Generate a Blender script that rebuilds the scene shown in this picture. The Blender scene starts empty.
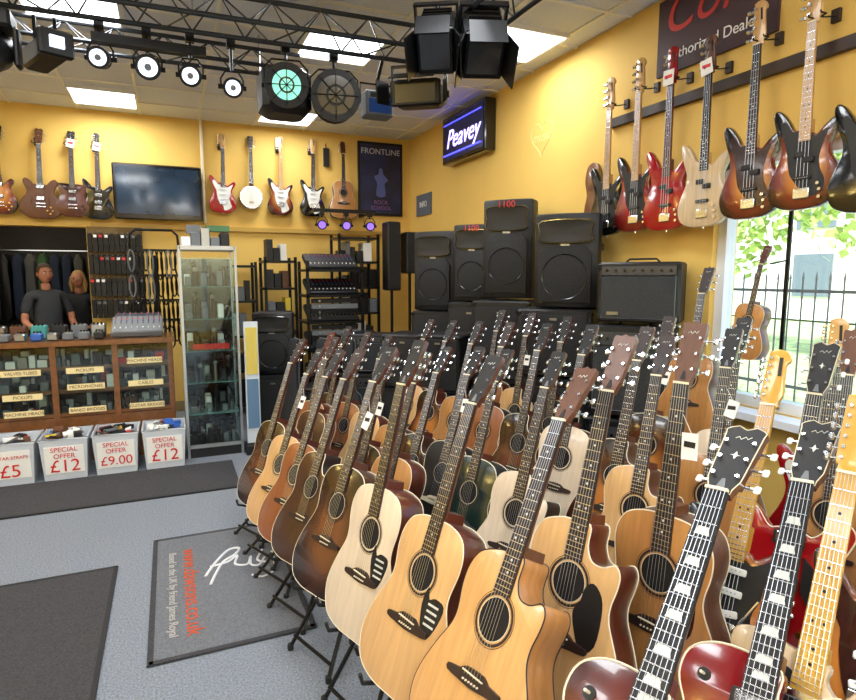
import bpy, math, random
from mathutils import Vector, Matrix
random.seed(7)
V=Vector
R=math.radians
# ------------------------------------------------------------------ materials
def lin(c):
    if isinstance(c,str):
        c=tuple(int(c[i:i+2],16)/255 for i in (0,2,4))
    return tuple((x/12.92 if x<=0.04045 else ((x+0.055)/1.055)**2.4) for x in c)
MATS={}
def mat(name,col,rough=.5,metal=0.,noise=0.,nscale=8.,stretch=None,emit=0.,coat=0.,bump=0.,dark=.6):
    if name in MATS: return MATS[name]
    m=bpy.data.materials.new(name);m.use_nodes=True
    nt=m.node_tree;b=nt.nodes["Principled BSDF"]
    c=lin(col)
    b.inputs["Base Color"].default_value=(*c,1)
    b.inputs["Roughness"].default_value=rough
    b.inputs["Metallic"].default_value=metal
    if coat: 
        b.inputs["Coat Weight"].default_value=coat;b.inputs["Coat Roughness"].default_value=.08
    if emit:
        b.inputs["Emission Color"].default_value=(*c,1);b.inputs["Emission Strength"].default_value=emit
    if noise or bump:
        tc=nt.nodes.new("ShaderNodeTexCoord");mp=nt.nodes.new("ShaderNodeMapping")
        nt.links.new(tc.outputs["Object"],mp.inputs[0])
        if stretch: mp.inputs["Scale"].default_value=stretch
        n=nt.nodes.new("ShaderNodeTexNoise");n.inputs["Scale"].default_value=nscale;n.inputs["Detail"].default_value=6
        nt.links.new(mp.outputs[0],n.inputs["Vector"])
        if noise:
            r=nt.nodes.new("ShaderNodeValToRGB")
            r.color_ramp.elements[0].position=.3;r.color_ramp.elements[1].position=.7
            r.color_ramp.elements[0].color=(*[x*(1-noise) for x in c],1)
            r.color_ramp.elements[1].color=(*[min(1,x*(1+noise*.5)) for x in c],1)
            nt.links.new(n.outputs["Fac"],r.inputs[0]);nt.links.new(r.outputs[0],b.inputs["Base Color"])
            if emit: nt.links.new(r.outputs[0],b.inputs["Emission Color"])
        if bump:
            bp=nt.nodes.new("ShaderNodeBump");bp.inputs["Strength"].default_value=bump;bp.inputs["Distance"].default_value=.01
            nt.links.new(n.outputs["Fac"],bp.inputs["Height"]);nt.links.new(bp.outputs[0],b.inputs["Normal"])
    MATS[name]=m
    return m
def wood(name,col,rough=.3,coat=.5,noise=.22,sc=6):
    return mat(name,col,rough,noise=noise,nscale=sc,stretch=(9,.8,9),coat=coat)
def burst(name,cin,cout,mid=None,cy=.2,rx=.21,ry=.27,lo=.55,hi=1.0):
    if name in MATS: return MATS[name]
    m=bpy.data.materials.new(name);m.use_nodes=True
    nt=m.node_tree;b=nt.nodes["Principled BSDF"]
    b.inputs["Roughness"].default_value=.25;b.inputs["Coat Weight"].default_value=.7;b.inputs["Coat Roughness"].default_value=.06
    tc=nt.nodes.new("ShaderNodeTexCoord");mp=nt.nodes.new("ShaderNodeMapping")
    mp.inputs["Location"].default_value=(0,-cy/ry,0);mp.inputs["Scale"].default_value=(1/rx,1/ry,0)
    ln=nt.nodes.new("ShaderNodeVectorMath");ln.operation='LENGTH'
    r=nt.nodes.new("ShaderNodeValToRGB")
    e=r.color_ramp.elements
    e[0].position=lo;e[0].color=(*lin(cin),1);e[1].position=hi;e[1].color=(*lin(cout),1)
    if mid:
        k=e.new((lo+hi)/2);k.color=(*lin(mid),1)
    nt.links.new(tc.outputs["Object"],mp.inputs[0]);nt.links.new(mp.outputs[0],ln.inputs[0])
    nt.links.new(ln.outputs["Value"],r.inputs[0]);nt.links.new(r.outputs[0],b.inputs["Base Color"])
    MATS[name]=m;return m
def glass(name,tint='e8f4f4',gl=.08):
    m=bpy.data.materials.new(name);m.use_nodes=True;nt=m.node_tree;nt.nodes.clear()
    o=nt.nodes.new("ShaderNodeOutputMaterial");t=nt.nodes.new("ShaderNodeBsdfTransparent");g=nt.nodes.new("ShaderNodeBsdfGlossy")
    t.inputs[0].default_value=(*lin(tint),1);g.inputs["Roughness"].default_value=.03
    mx=nt.nodes.new("ShaderNodeMixShader");mx.inputs[0].default_value=gl
    nt.links.new(t.outputs[0],mx.inputs[1]);nt.links.new(g.outputs[0],mx.inputs[2]);nt.links.new(mx.outputs[0],o.inputs[0])
    return m
black=mat("black_metal",'0c0c0e',.4,.3)
blackp=mat("black_plastic",'101013',.5,noise=.2,nscale=30)
blackg=mat("black_gloss",'0a0a0b',.15,coat=.6)
rubber=mat("rubber",'191919',.8)
chrome=mat("chrome",'d8dadd',.18,1.)
steel=mat("steel",'a9adb2',.3,1.)
alu=mat("aluminium",'b9bcc0',.35,.9)
gold=mat("gold_hardware",'c9a24a',.25,1.)
white=mat("white_plastic",'e6e6e2',.4)
cream=mat("cream_plastic",'e2d6b8',.4)
paper=mat("paper",'eeece6',.7)
redp=mat("red_ink",'cf2c26',.5)
orange=mat("orange_ink",'e0582a',.6)
yellowp=mat("yellow_paper",'e2c23c',.6)
bluep=mat("blue_plastic",'2c58a8',.4)
greyp=mat("grey_plastic",'686c70',.5)
spruce=wood("spruce_gold",'d3a770',noise=.14,coat=.5)
spruce2=wood("spruce_pale",'dfcbb0',noise=.10,coat=.5)
spruce3=wood("spruce_amber",'b67f47',noise=.18)
cedar=wood("cedar_top",'8f5430')
mahog=wood("mahogany",'562416')
mahog2=wood("mahogany_brown",'44281a')
rosew=wood("rosewood",'2a1914',rough=.5,coat=.05)
maple=wood("maple_neck",'cc9f60',noise=.12)
mapley=wood("maple_aged",'ca9a38',noise=.12)
walnut=wood("walnut",'5f3822',rough=.45,coat=.1)
ebony=mat("ebony",'0e0b0b',.55,noise=.3,nscale=20)
fretm=mat("fret_wire",'cfd0d2',.25,1.)
pearl=mat("pearl",'ccccc4',.3)
darkred=mat("cherry_gloss",'75090f',.18,coat=.6)
redg=mat("red_gloss",'980f17',.18,coat=.7)
tort=mat("tortoise",'341410',.2,noise=.6,nscale=40,coat=.5)
natash=wood("natural_ash",'c9b08c',noise=.2)
sb3=burst("sunburst_three","cc842a","0d0605","74220d",cy=.21,rx=.19,ry=.26,lo=.3,hi=.95)
sb3b=burst("sunburst_tobacco","b87230","140a07","552510",cy=.2,rx=.22,ry=.28,lo=.35,hi=1.0)
sb2=burst("sunburst_brown","6a3d26","140c09","3c2217",cy=.22,rx=.22,ry=.28,lo=.3,hi=1.0)
sbr=burst("sunburst_red","941a16","1c0405",None,cy=.2,rx=.2,ry=.28,lo=.3,hi=1.0)
# ------------------------------------------------------------------ mesh builder
def crom(pts,n=6,closed=True):
    out=[];N=len(pts)
    rng=range(N) if closed else range(N-1)
    for i in rng:
        if closed: p0,p1,p2,p3=[V(pts[(i+k-1)%N]) for k in range(4)]
        else: p0,p1,p2,p3=[V(pts[min(max(i+k-1,0),N-1)]) for k in range(4)]
        for j in range(n):
            t=j/n
            out.append(tuple(.5*((2*p1)+(p2-p0)*t+(2*p0-5*p1+4*p2-p3)*t*t+(3*p1-p0-3*p2+p3)*t**3)))
    if not closed: out.append(tuple(pts[-1]))
    return out
def inset(pl,d):
    N=len(pl);area=sum(pl[i][0]*pl[(i+1)%N][1]-pl[(i+1)%N][0]*pl[i][1] for i in range(N))
    s=1 if area>0 else -1;o=[]
    for i in range(N):
        a=V((pl[i-1][0],pl[i-1][1]));b=V((pl[(i+1)%N][0],pl[(i+1)%N][1]))
        t=(b-a)
        if t.length<1e-9: o.append(pl[i]);continue
        t.normalize();nrm=V((-t.y,t.x))*s
        o.append((pl[i][0]+nrm.x*d,pl[i][1]+nrm.y*d))
    return o
class MB:
    def __init__(s): s.v=[];s.f=[];s.m=[];s.mats=[];s.M=Matrix.Identity(4)
    def mi(s,m):
        if m not in s.mats: s.mats.append(m)
        return s.mats.index(m)
    def add(s,vs,fs,m):
        o=len(s.v);s.v+= [tuple(s.M@V(p)) for p in vs];k=m if isinstance(m,list) else None
        for i,f in enumerate(fs):
            s.f.append(tuple(o+j for j in f));s.m.append(s.mi(k[i] if k else m))
    def box(s,c,d,m,rot=None,top=1.,topy=None):
        x,y,z=[q/2 for q in d];ty=top if topy is None else topy
        vs=[(-x,-y,-z),(x,-y,-z),(x,y,-z),(-x,y,-z),(-x*top,-y*ty,z),(x*top,-y*ty,z),(x*top,y*ty,z),(-x*top,y*ty,z)]
        T=Matrix.Translation(V(c))
        if rot is not None: T=T@rot
        s.add([T@V(p) for p in vs],[(3,2,1,0),(4,5,6,7),(0,1,5,4),(1,2,6,5),(2,3,7,6),(3,0,4,7)],m)
    def bbox(s,c,d,m,b=.01,rot=None):
        x,y,z=[q/2 for q in d];T=Matrix.Translation(V(c))
        if rot is not None: T=T@rot
        def ring(ix,zz): 
            X,Y=x-ix,y-ix
            return [(-X+b,-Y,zz),(X-b,-Y,zz),(X,-Y+b,zz),(X,Y-b,zz),(X-b,Y,zz),(-X+b,Y,zz),(-X,Y-b,zz),(-X,-Y+b,zz)]
        rs=[ring(b,-z),ring(0,-z+b),ring(0,z-b),ring(b,z)]
        vs=[T@V(p) for q in rs for p in q];fs=[tuple(range(7,-1,-1)),tuple(range(24,32))]
        for k in range(3):
            for i in range(8):
                j=(i+1)%8;fs.append((k*8+i,k*8+j,k*8+8+j,k*8+8+i))
        s.add(vs,fs,m)
    def cyl(s,p0,p1,r,m,r1=None,n=12,caps=True):
        p0=V(p0);p1=V(p1);r1=r if r1 is None else r1
        a=(p1-p0).normalized();h=V((0,0,1)) if abs(a.z)<.9 else V((1,0,0));x=a.cross(h).normalized();y=a.cross(x)
        vs=[];
        for P,rr in ((p0,r),(p1,r1)):
            for i in range(n):
                t=2*math.pi*i/n;vs.append(P+x*rr*math.cos(t)+y*rr*math.sin(t))
        fs=[(i,n+i,n+(i+1)%n,(i+1)%n) for i in range(n)]
        if caps: fs+=[tuple(range(n)),tuple(range(2*n-1,n-1,-1))]
        s.add(vs,fs,m)
    def tube(s,pts,r,m,n=6,closed=False):
        pts=[V(p) for p in pts];N=len(pts);vs=[];prev=None
        for i in range(N):
            if closed: t=(pts[(i+1)%N]-pts[i-1])
            else: t=pts[min(i+1,N-1)]-pts[max(i-1,0)]
            t.normalize()
            if prev is None:
                h=V((0,0,1)) if abs(t.z)<.9 else V((1,0,0));x=t.cross(h).normalized()
            else:
                x=(prev-t*prev.dot(t)).normalized()
            prev=x;y=t.cross(x);rr=r[i] if isinstance(r,(list,tuple)) else r
            for k in range(n):
                a=2*math.pi*k/n;vs.append(pts[i]+x*rr*math.cos(a)+y*rr*math.sin(a))
        fs=[]
        for i in range(N if closed else N-1):
            j=(i+1)%N
            for k in range(n):
                l=(k+1)%n;fs.append((i*n+k,i*n+l,j*n+l,j*n+k))
        if not closed: fs+=[tuple(range(n-1,-1,-1)),tuple(range((N-1)*n,N*n))]
        s.add(vs,fs,m)
    def prism(s,pl,z0,z1,mt,ms=None,mb=None,rd=0.):
        ms=ms or mt;mb=mb or mt;N=len(pl)
        area=sum(pl[i][0]*pl[(i+1)%N][1]-pl[(i+1)%N][0]*pl[i][1] for i in range(N))
        if area<0: pl=pl[::-1]
        if rd:
            q=inset(pl,rd);q2=inset(pl,rd*.3)
            rings=[(q,z0),(q2,z0+rd*.3),(pl,z0+rd),(pl,z1-rd),(q2,z1-rd*.3),(q,z1)]
        else: rings=[(pl,z0),(pl,z1)]
        vs=[(p[0],p[1],z) for rg,z in rings for p in rg];K=len(rings)
        fs=[tuple(range(N-1,-1,-1)),tuple(range((K-1)*N,K*N))];mm=[mb,mt]
        for k in range(K-1):
            for i in range(N):
                j=(i+1)%N;fs.append((k*N+i,k*N+j,(k+1)*N+j,(k+1)*N+i));mm.append(ms if (not rd or k<K-3) else mt)
        s.add(vs,fs,mm)
    def sph(s,c,r,m,n=12,h=8):
        if not isinstance(r,(tuple,list)): r=(r,r,r)
        vs=[(c[0],c[1],c[2]+r[2])];
        for i in range(1,h):
            a=math.pi*i/h
            for k in range(n):
                b=2*math.pi*k/n;vs.append((c[0]+r[0]*math.sin(a)*math.cos(b),c[1]+r[1]*math.sin(a)*math.sin(b),c[2]+r[2]*math.cos(a)))
        vs.append((c[0],c[1],c[2]-r[2]));fs=[]
        for k in range(n): fs.append((0,1+k,1+(k+1)%n))
        for i in range(h-2):
            for k in range(n):
                a=1+i*n+k;b=1+i*n+(k+1)%n;fs.append((a,a+n,b+n,b))
        L=len(vs)-1;o=1+(h-2)*n
        for k in range(n): fs.append((L,o+(k+1)%n,o+k))
        s.add(vs,fs,m)
    def disc(s,c,r0,r1,z,m,n=28):
        vs=[];
        for rr in (r0,r1):
            for k in range(n):
                a=2*math.pi*k/n;vs.append((c[0]+rr*math.cos(a),c[1]+rr*math.sin(a),z))
        s.add(vs,[(k,(k+1)%n,n+(k+1)%n,n+k)[::-1] for k in range(n)],m)
    def obj(s,name,M=None,parent=None,ang=35):
        me=bpy.data.meshes.new(name);me.from_pydata(s.v,[],s.f)
        for m in s.mats: me.materials.append(m)
        me.polygons.foreach_set("material_index",s.m)
        me.polygons.foreach_set("use_smooth",[True]*len(s.f))
        me.update();me.set_sharp_from_angle(angle=R(ang))
        o=bpy.data.objects.new(name,me);bpy.context.collection.objects.link(o)
        if M is not None: o.matrix_world=M
        if parent: o.parent=parent
        return o
def empty(name,M=None):
    o=bpy.data.objects.new(name,None);bpy.context.collection.objects.link(o);o.empty_display_size=.1
    if M is not None:o.matrix_world=M
    return o
def orient(n,P,up=(0,0,1)):
    z=V(n).normalized();y=V(up);y=(y-z*y.dot(z)).normalized();x=y.cross(z)
    M=Matrix((x,y,z)).transposed().to_4x4();M.translation=V(P);return M
def text(body,size,M,m,parent=None,ext=.001,align='CENTER',shear=0.,name="lettering"):
    cu=bpy.data.curves.new(name,"FONT");cu.body=body;cu.size=size;cu.extrude=ext;cu.align_x=align;cu.align_y='CENTER';cu.shear=shear
    cu.materials.append(m);o=bpy.data.objects.new(name,cu);bpy.context.collection.objects.link(o)
    if parent:
        o.parent=parent;o.matrix_parent_inverse=Matrix.Identity(4)
        o.matrix_local=parent.matrix_world.inverted()@M
    else: o.matrix_world=M
    return o
# ------------------------------------------------------------------ room
ZC=3.36;XR=3.0;YB=7.5;XL=-3.2;YF=-2.6
wallm=mat("wall_paint_yellow",'e4bd62',.75,noise=.05,nscale=2,bump=.03)
carpet=mat("carpet_blue_grey",'7c828b',.95,noise=.42,nscale=110,bump=.6)
matd=mat("entrance_mat_dark",'3a393c',.95,noise=.5,nscale=150,bump=.7)
matg=mat("entrance_mat_grey",'67696e',.95,noise=.38,nscale=150,bump=.5)
ceilm=mat("ceiling_tile",'dfe5f2',.85,noise=.06,nscale=50,bump=.1)
b=MB();b.box(((XL+XR)/2,(YB+YF)/2,-.05),(XR-XL+.4,YB-YF+.4,.1),carpet);b.obj("floor")
b=MB();b.box(((XL+XR)/2,(YB+YF)/2,ZC+.05),(XR-XL+.4,YB-YF+.4,.1),ceilm);b.obj("ceiling")
b=MB()
k=-3.2
while k<3: b.box((k,(YB+YF)/2,ZC-.004),(.025,YB-YF,.012),white);k+=.6
k=-2.6
while k<7.5: b.box(((XL+XR)/2,k,ZC-.005),(XR-XL,.025,.012),white);k+=.6
b.obj("ceiling_grid")
b=MB();ox0,ox1,oz0,oz1=-1.95,-.80,0.0,2.12
b.box(((XL+ox0)/2-.1,YB+.1,ZC/2),(ox0-XL+.2,.2,ZC),wallm)
b.box(((XR+ox1)/2+.1,YB+.1,ZC/2),(XR-ox1+.2,.2,ZC),wallm)
b.box(((ox0+ox1)/2,YB+.1,(ZC+oz1)/2),(ox1-ox0,.2,ZC-oz1),wallm)
b.obj("wall_back")
b=MB();wy0,wy1,wz0,wz1=-1.6,2.62,.85,2.27
b.box((XR+.1,(YB+wy1)/2,ZC/2),(.2,YB-wy1,ZC),wallm)
b.box((XR+.1,(YF+wy0)/2,ZC/2),(.2,wy0-YF,ZC),wallm)
b.box((XR+.1,(wy0+wy1)/2,wz0/2),(.2,wy1-wy0,wz0),wallm)
b.box((XR+.1,(wy0+wy1)/2,(ZC+wz1)/2),(.2,wy1-wy0,ZC-wz1),wallm)
b.obj("wall_right")
b=MB();b.box((XL-.1,(YB+YF)/2,ZC/2),(.2,YB-YF+.4,ZC),wallm);b.obj("wall_left")
b=MB()
b.box((-2.4,YF-.1,ZC/2),(1.6,.2,ZC),wallm);b.box((2.4,YF-.1,ZC/2),(1.2,.2,ZC),wallm)
b.box((.1,YF-.1,.2),(3.4,.2,.4),wallm);b.box((.1,YF-.1,(ZC+2.5)/2),(3.4,.2,ZC-2.5),wallm);b.obj("wall_front")
wframe=mat("window_frame_white",'dfe3e8',.4)
wg=glass("window_glass",'f4fafa',.04)
b=MB()
for z in (wz0+.03,wz1-.03): b.box((XR+.08,(wy0+wy1)/2,z),(.08,wy1-wy0,.06),wframe)
for y in (wy1-.03,1.22,-.2,wy0+.03): b.box((XR+.08,y,(wz0+wz1)/2),(.08,.06,wz1-wz0),wframe)
b.box((XR-.03,(wy0+wy1)/2,wz0-.02),(.22,wy1-wy0+.1,.04),wframe)
b.box((XR+.08,(wy0+wy1)/2,(wz0+wz1)/2),(.006,wy1-wy0-.06,wz1-wz0-.06),wg)
b.obj("window_1")
b=MB()
for z in (.43,2.47): b.box((.1,YF-.1,z),(3.4,.08,.06),wframe)
for x in (-1.57,-.5,.7,1.77): b.box((x,YF-.1,1.45),(.06,.08,2.1),wframe)
b.box((.1,YF-.1,1.45),(3.3,.006,2.0),wg)
b.obj("window_2")
skm=mat("skirting",'8a7a52',.6)
b=MB();b.box(((XR+ox1)/2,YB-.01,.06),(XR-ox1,.02,.12),skm);b.obj("baseboard_back")
b=MB();b.box((XR-.01,(YB+YF)/2,.06),(.02,YB-YF,.12),skm);b.obj("baseboard_right")
b=MB();b.cyl((.42,YB-.03,2.2),(.42,YB-.03,ZC),.018,cream);b.box((1.1,YB-.02,2.14),(3.7,.04,.05),mat("wall_trim",'c09a48',.6));b.obj("trim_1")
bm=mat("back_room_wall",'35312a',.8,noise=.3,nscale=3)
b=MB();b.box((-1.4,9.15,1.3),(2.6,.1,2.6),bm);b.box((-2.7,8.4,1.3),(.1,1.38,2.6),bm);b.box((-.1,8.4,1.3),(.1,1.38,2.6),bm)
b.box((-1.4,8.42,2.5),(2.6,1.38,.1),bm);b.box((-1.4,8.42,-.05),(2.6,1.38,.1),carpet);b.obj("wall_storeroom")
b=MB();b.box((-.95,4.90,.005),(2.75,.70,.01),matd);b.box((-.95,4.55,.006),(2.75,.02,.012),rubber);b.obj("entrance_mat")
b=MB();b.box((-1.35,2.45,.005),(2.02,2.1,.01),matd)
for a in ((-.345,2.45,.02,2.14),(-1.35,3.51,2.03,.02)): b.box((a[0],a[1],.005),(a[2],a[3],.012),rubber)
b.obj("entrance_mat")
b=MB();b.box((.19,3.15,.005),(.66,1.22,.01),matg)
for a in ((.19,3.77,.69,.025),(.19,2.53,.69,.025),(-.15,3.15,.025,1.26),(.53,3.15,.025,1.26)): b.box((a[0],a[1],.005),(a[2],a[3],.012),matd)
lm=b.obj("logo_mat")
def floorM(x,y,a): 
    return Matrix.Translation((x,y,.0115))@Matrix.Rotation(a,4,'Z')
text("www.dawsons.co.uk",.11,floorM(.03,3.12,R(-90)),mat("mat_ink_orange",'b8481c',.9),lm)
text("Based in the UK by friend James Royal",.056,floorM(-.06,3.12,R(-90)),mat("mat_ink_pale",'a8a49c',.9),lm)
inkw=mat("mat_ink_white",'d4d4d4',.9)
b=MB()
def swirl(pts,r_): b.tube([(x,y,.008) for x,y in crom(pts,6,False)],r_,inkw,n=6)
swirl([(.10,3.20),(.16,3.34),(.24,3.47),(.30,3.47),(.27,3.40),(.20,3.33),(.15,3.20),(.12,3.10)],.009);swirl([(.13,3.30),(.22,3.32),(.28,3.38),(.26,3.28),(.32,3.25),(.35,3.34),(.34,3.24),(.38,3.22),(.42,3.30)],.008);swirl([(.42,3.40),(.38,3.28),(.44,3.24),(.47,3.36),(.45,3.14),(.38,3.08),(.33,3.12)],.008)
o=b.obj("mat_logo",None,lm)
pm=mat("light_diffuser",'f6fbff',.5,emit=4)
def ceil_light(x,y,w=.58,l=1.18,p=27):
    b=MB();b.box((x,y,ZC-.012),(w,l,.02),pm)
    for sx in (-1,1): b.box((x+sx*w/2,y,ZC-.015),(.02,l,.03),white)
    for sy in (-1,1): b.box((x,y+sy*l/2,ZC-.015),(w,.02,.03),white)
    o=b.obj("ceiling_light")
    la=bpy.data.lights.new("panel_lamp",'AREA');la.shape='RECTANGLE';la.size=w-.04;la.size_y=l-.04;la.energy=p;la.color=(.93,.965,1)
    lo=bpy.data.objects.new("panel_lamp",la);lo.location=(x,y,ZC-.04);bpy.context.collection.objects.link(lo);lo.parent=o
for q in [(-.5,6.9,.58,.58,24),(1.3,4.7,.58,.58,26),(-.5,4.7,.58,.58,24),(1.3,6.9,.58,.58,15),(1.3,2.3),(-.5,2.3),(-2.3,4.7),(-2.3,2.3),(1.3,-.1),(-.5,-.1),(-2.3,-.1),(.4,-1.7),(2.5,4.1,.58,.58,16)]: ceil_light(*q)
# added half-bowl uplights on the side walls, out of view, to brighten the ceiling
def ceiling_fill(x,y,nx,p):
    b=MB();z=2.45;N=16
    pts=[(math.sin(math.pi*i/N)*.13*nx+x,y+math.cos(math.pi*i/N)*.22) for i in range(N+1)]
    vs=[(px,py,z) for px,py in pts]+[(x+(px-x)*.45,y+(py-y)*.45,z-.14) for px,py in pts]
    fs=[(i,i+1,N+2+i,N+1+i) for i in range(N)]+[tuple(range(N+1,2*N+2))]
    b.add(vs,fs,cream);b.box((x+nx*.004,y,z-.07),(.008,.40,.13),steel);b.tube([(px,py,z) for px,py in pts],.006,steel,n=5)
    b.cyl((x+nx*.055,y-.13,z-.03),(x+nx*.055,y+.13,z-.03),.012,pm,n=8)
    o=b.obj("ceiling_fill_bowl")
    la=bpy.data.lights.new("ceiling_fill_lamp",'AREA');la.shape='RECTANGLE';la.size=.10;la.size_y=.34;la.energy=p;la.color=(.86,.93,1)
    lo=bpy.data.objects.new("ceiling_fill_lamp",la);bpy.context.collection.objects.link(lo)
    lo.matrix_world=Matrix.Translation((x+nx*.07,y,z+.01))@Matrix.Rotation(R(180),4,'X')@Matrix.Rotation(R(-38*-nx),4,'Y');lo.parent=o
for y in (.3,2.4,4.5,6.4): ceiling_fill(XL,y,1,30)
ceiling_fill(XR,-.6,-1,22);ceiling_fill(XR,1.0,-1,22)
# ------------------------------------------------------------------ guitars
def frame(P,T,ang):
    P=V(P);T=V(T);y=(T-P).normalized();n=V((math.cos(R(ang)),math.sin(R(ang)),0));z=(n-y*n.dot(y)).normalized();x=y.cross(z)
    M=Matrix((x,y,z)).transposed().to_4x4();M.translation=P;return M,(T-P).length
def neck(b,ysad,scale,ynut,yjoin,fb,nk,zf=.004,w0=.028,w1=.0215,nfr=20,dots=True,block=False,nstr=6,bsad=.027):
    yfb=ynut-scale*(1-2**(-(nfr+.6)/12))
    wa=lambda y: w1+(w0-w1)*(ynut-y)/(ynut-yfb)
    b.prism([(-wa(yfb),yfb),(wa(yfb),yfb),(w1,ynut),(-w1,ynut)],.0,zf+.003,fb)
    prof=[(-1,0),(-.9,-.5),(-.5,-.92),(0,-1),(.5,-.92),(.9,-.5),(1,0)]
    vs=[];ys=[yjoin-.03,yjoin+.02,yjoin+.1,ynut-.03,ynut+.005];ds=[.035,.026,.021,.018,.017];n=len(prof)
    for y,d in zip(ys,ds):
        for (px,pz) in prof: vs.append((px*min(wa(y),w0),y,pz*d+.001))
    fs=[]
    for i in range(len(ys)-1):
        for k in range(n-1): fs.append((i*n+k,(i+1)*n+k,(i+1)*n+k+1,i*n+k+1))
    b.add(vs,fs,nk)
    for k in range(1,nfr+1):
        y=ynut-scale*(1-2**(-k/12));b.box((0,y,zf+.0035),(2*wa(y)-.002,.002,.002),fretm)
    pos=lambda k:(ynut-scale*(1-2**(-k/12))+ynut-scale*(1-2**(-(k-1)/12)))/2
    mp=(maple,mapley)
    for k in (3,5,7,9,12,15,17):
        if dots:
            if block: b.prism([(-.62*wa(pos(k)),pos(k)-.008),(.62*wa(pos(k)),pos(k)-.008),(.42*wa(pos(k)),pos(k)+.008),(-.42*wa(pos(k)),pos(k)+.008)],zf,zf+.0034,pearl)
            elif k==12:
                for s in (-.011,.011): b.cyl((s,pos(k),zf),(s,pos(k),zf+.0036),.0033,pearl if fb not in mp else ebony,n=8)
            else: b.cyl((0,pos(k),zf),(0,pos(k),zf+.0036),.0035,pearl if fb not in mp else ebony,n=8)
    b.box((0,ynut+.003,zf+.002),(2*w1,.006,.009),cream)
    for i in range(nstr):
        u=(i/(nstr-1)-.5)*2
        b.tube([(u*bsad,ysad,.0115),(u*(w1-.004),ynut,zf+.006)],.0006 if nstr>4 else .0011,steel,n=3)
def tuner(b,x,y,s,btn,z=0,face=True,Mh=None):
    old=b.M
    if Mh is not None: b.M=Mh
    if face: b.cyl((x,y,z),(x,y,z+.008),.0042,chrome,n=8)
    b.cyl((x,y,z-.022),(x+s*.026,y,z-.022),.0028,chrome,n=6)
    b.box((x,y,z-.021),(.014,.02,.01),chrome)
    b.bbox((x+s*.031,y,z-.022),(.012,.018,.008),btn,b=.003)
    b.M=old
def head33(b,ynut,hm,back,style,tilt=13,L=.175,btn=chrome,band=None):
    Mh=Matrix.Translation((0,ynut,.001))@Matrix.Rotation(R(-tilt),4,'X')
    old=b.M;b.M=Mh
    if style=='acoustic': h=[(.0215,0),(.024,.018),(.029,.035),(.035,L*.95),(.031,L),(.012,L*.985),(0,L*1.03)]
    elif style=='lp': h=[(.0215,0),(.023,.012),(.031,.035),(.032,.05),(.037,L*.88),(.039,L*.95),(.032,L*.99),(.017,L*1.03),(.008,L*1.0),(0,L*.975)]
    elif style=='classical': h=[(.026,0),(.03,.01),(.034,.03),(.035,L*.85),(.03,L*.97),(.014,L),(0,L*1.04)]
    pl=h+[(-x,y) for x,y in h[::-1] if x>0]
    b.prism(pl,-.017,0,hm,back,back)
    if band: b.tube([(x,y,0) for x,y in inset(pl,.0015)],.0012,band,n=4,closed=True)
    if style=='classical':
        for s in (-1,1): b.box((s*.015,L*.5,.0005),(.011,L*.6,.003),ebony)
    if style!='classical':
        b.tube([(-.014,L*.82,.0005),(-.008,L*.85,.0005),(-.003,L*.81,.0005),(.004,L*.855,.0005),(.009,L*.82,.0005),(.015,L*.86,.0005)],.0013,pearl,n=4)
        b.prism([(-.008,.012),(.008,.012),(.003,.036),(-.003,.036)],0,.0016,ebony if hm is not ebony else greyp)
        if style=='lp': b.prism([(0,L*.50),(.004,L*.56),(0,L*.62),(-.004,L*.56)],.0,.0008,pearl);b.prism([(-.009,L*.56),(0,L*.55),(.009,L*.56),(0,L*.57)],.0,.0009,pearl)
    b.M=old
    for s in (-1,1):
        for k in range(3): tuner(b,s*(.022+.002*k),L*(.24+.25*k),s,btn,0,style!='classical',Mh)
def head6(b,ynut,hm,n=6,L=.18,btn=chrome,flip=1,sc=1.):
    pl=[(-.0215,0),(-.0235,.02),(-.030,.034),(-.030,L*.93),(-.024,L*1.0),(-.004,L*1.04),(.018,L*1.0),(.031,L*.90),(.031,L*.82),(.022,L*.74),(.030,.055),(.027,.03),(.0215,.018),(.0215,0)]
    pl=[(x*flip*sc,y) for x,y in pl]
    pts=crom(pl,3);old=b.M;b.M=Matrix.Translation((0,ynut,-.004))
    b.prism(pts,-.013,0,hm,hm,hm,rd=.002)
    b.box((flip*.008,L*.72,.0006),(.010,.06,.0012),ebony,rot=Matrix.Rotation(R(4),4,'Z'))
    Mh=b.M;b.M=old
    for k in range(n):
        f=.2+.66*k/(n-1);tuner(b,-flip*.019*sc,L*f,-flip,btn,0,True,Mh)
        if n==4:
            o2=b.M;b.M=Mh;b.cyl((-flip*.019*sc,L*f,0),(-flip*.019*sc,L*f,.014),.008,chrome,n=10);b.cyl((-flip*.052*sc,L*f,-.018),(-flip*.068*sc,L*f,-.018),.010,chrome,n=8);b.M=o2
def tag(b,x,y,z,red=False,w=.045,h=.07):
    b.box((x,y,z),(w,h,.002),paper,rot=Matrix.Rotation(R(random.uniform(-15,15)),4,'Z'))
    b.box((x,y+.005,z+.0015),(w*.7,h*.22,.001),redp if red else blackp)
    b.tube([(x,y+h/2,z),(x*.3,y+h/2+.05,z*.5)],.0008,paper,n=3)
OUT={}
def half(pts): return pts+[(-x,y) for x,y in pts[::-1] if x>0.0005]
OUT['dread']=crom(half([(0,0),(.09,.003),(.165,.03),(.199,.095),(.196,.155),(.168,.225),(.137,.285),(.132,.325),(.144,.385),(.142,.435),(.118,.478),(.065,.499),(0,.503)]),4)
cutr=[(0,0),(.09,.003),(.165,.03),(.199,.095),(.196,.155),(.168,.225),(.137,.285),(.132,.325),(.141,.37),(.142,.405),(.125,.425),(.09,.41),(.055,.415),(.035,.45),(.03,.503),(-.03,.503)]
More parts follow.
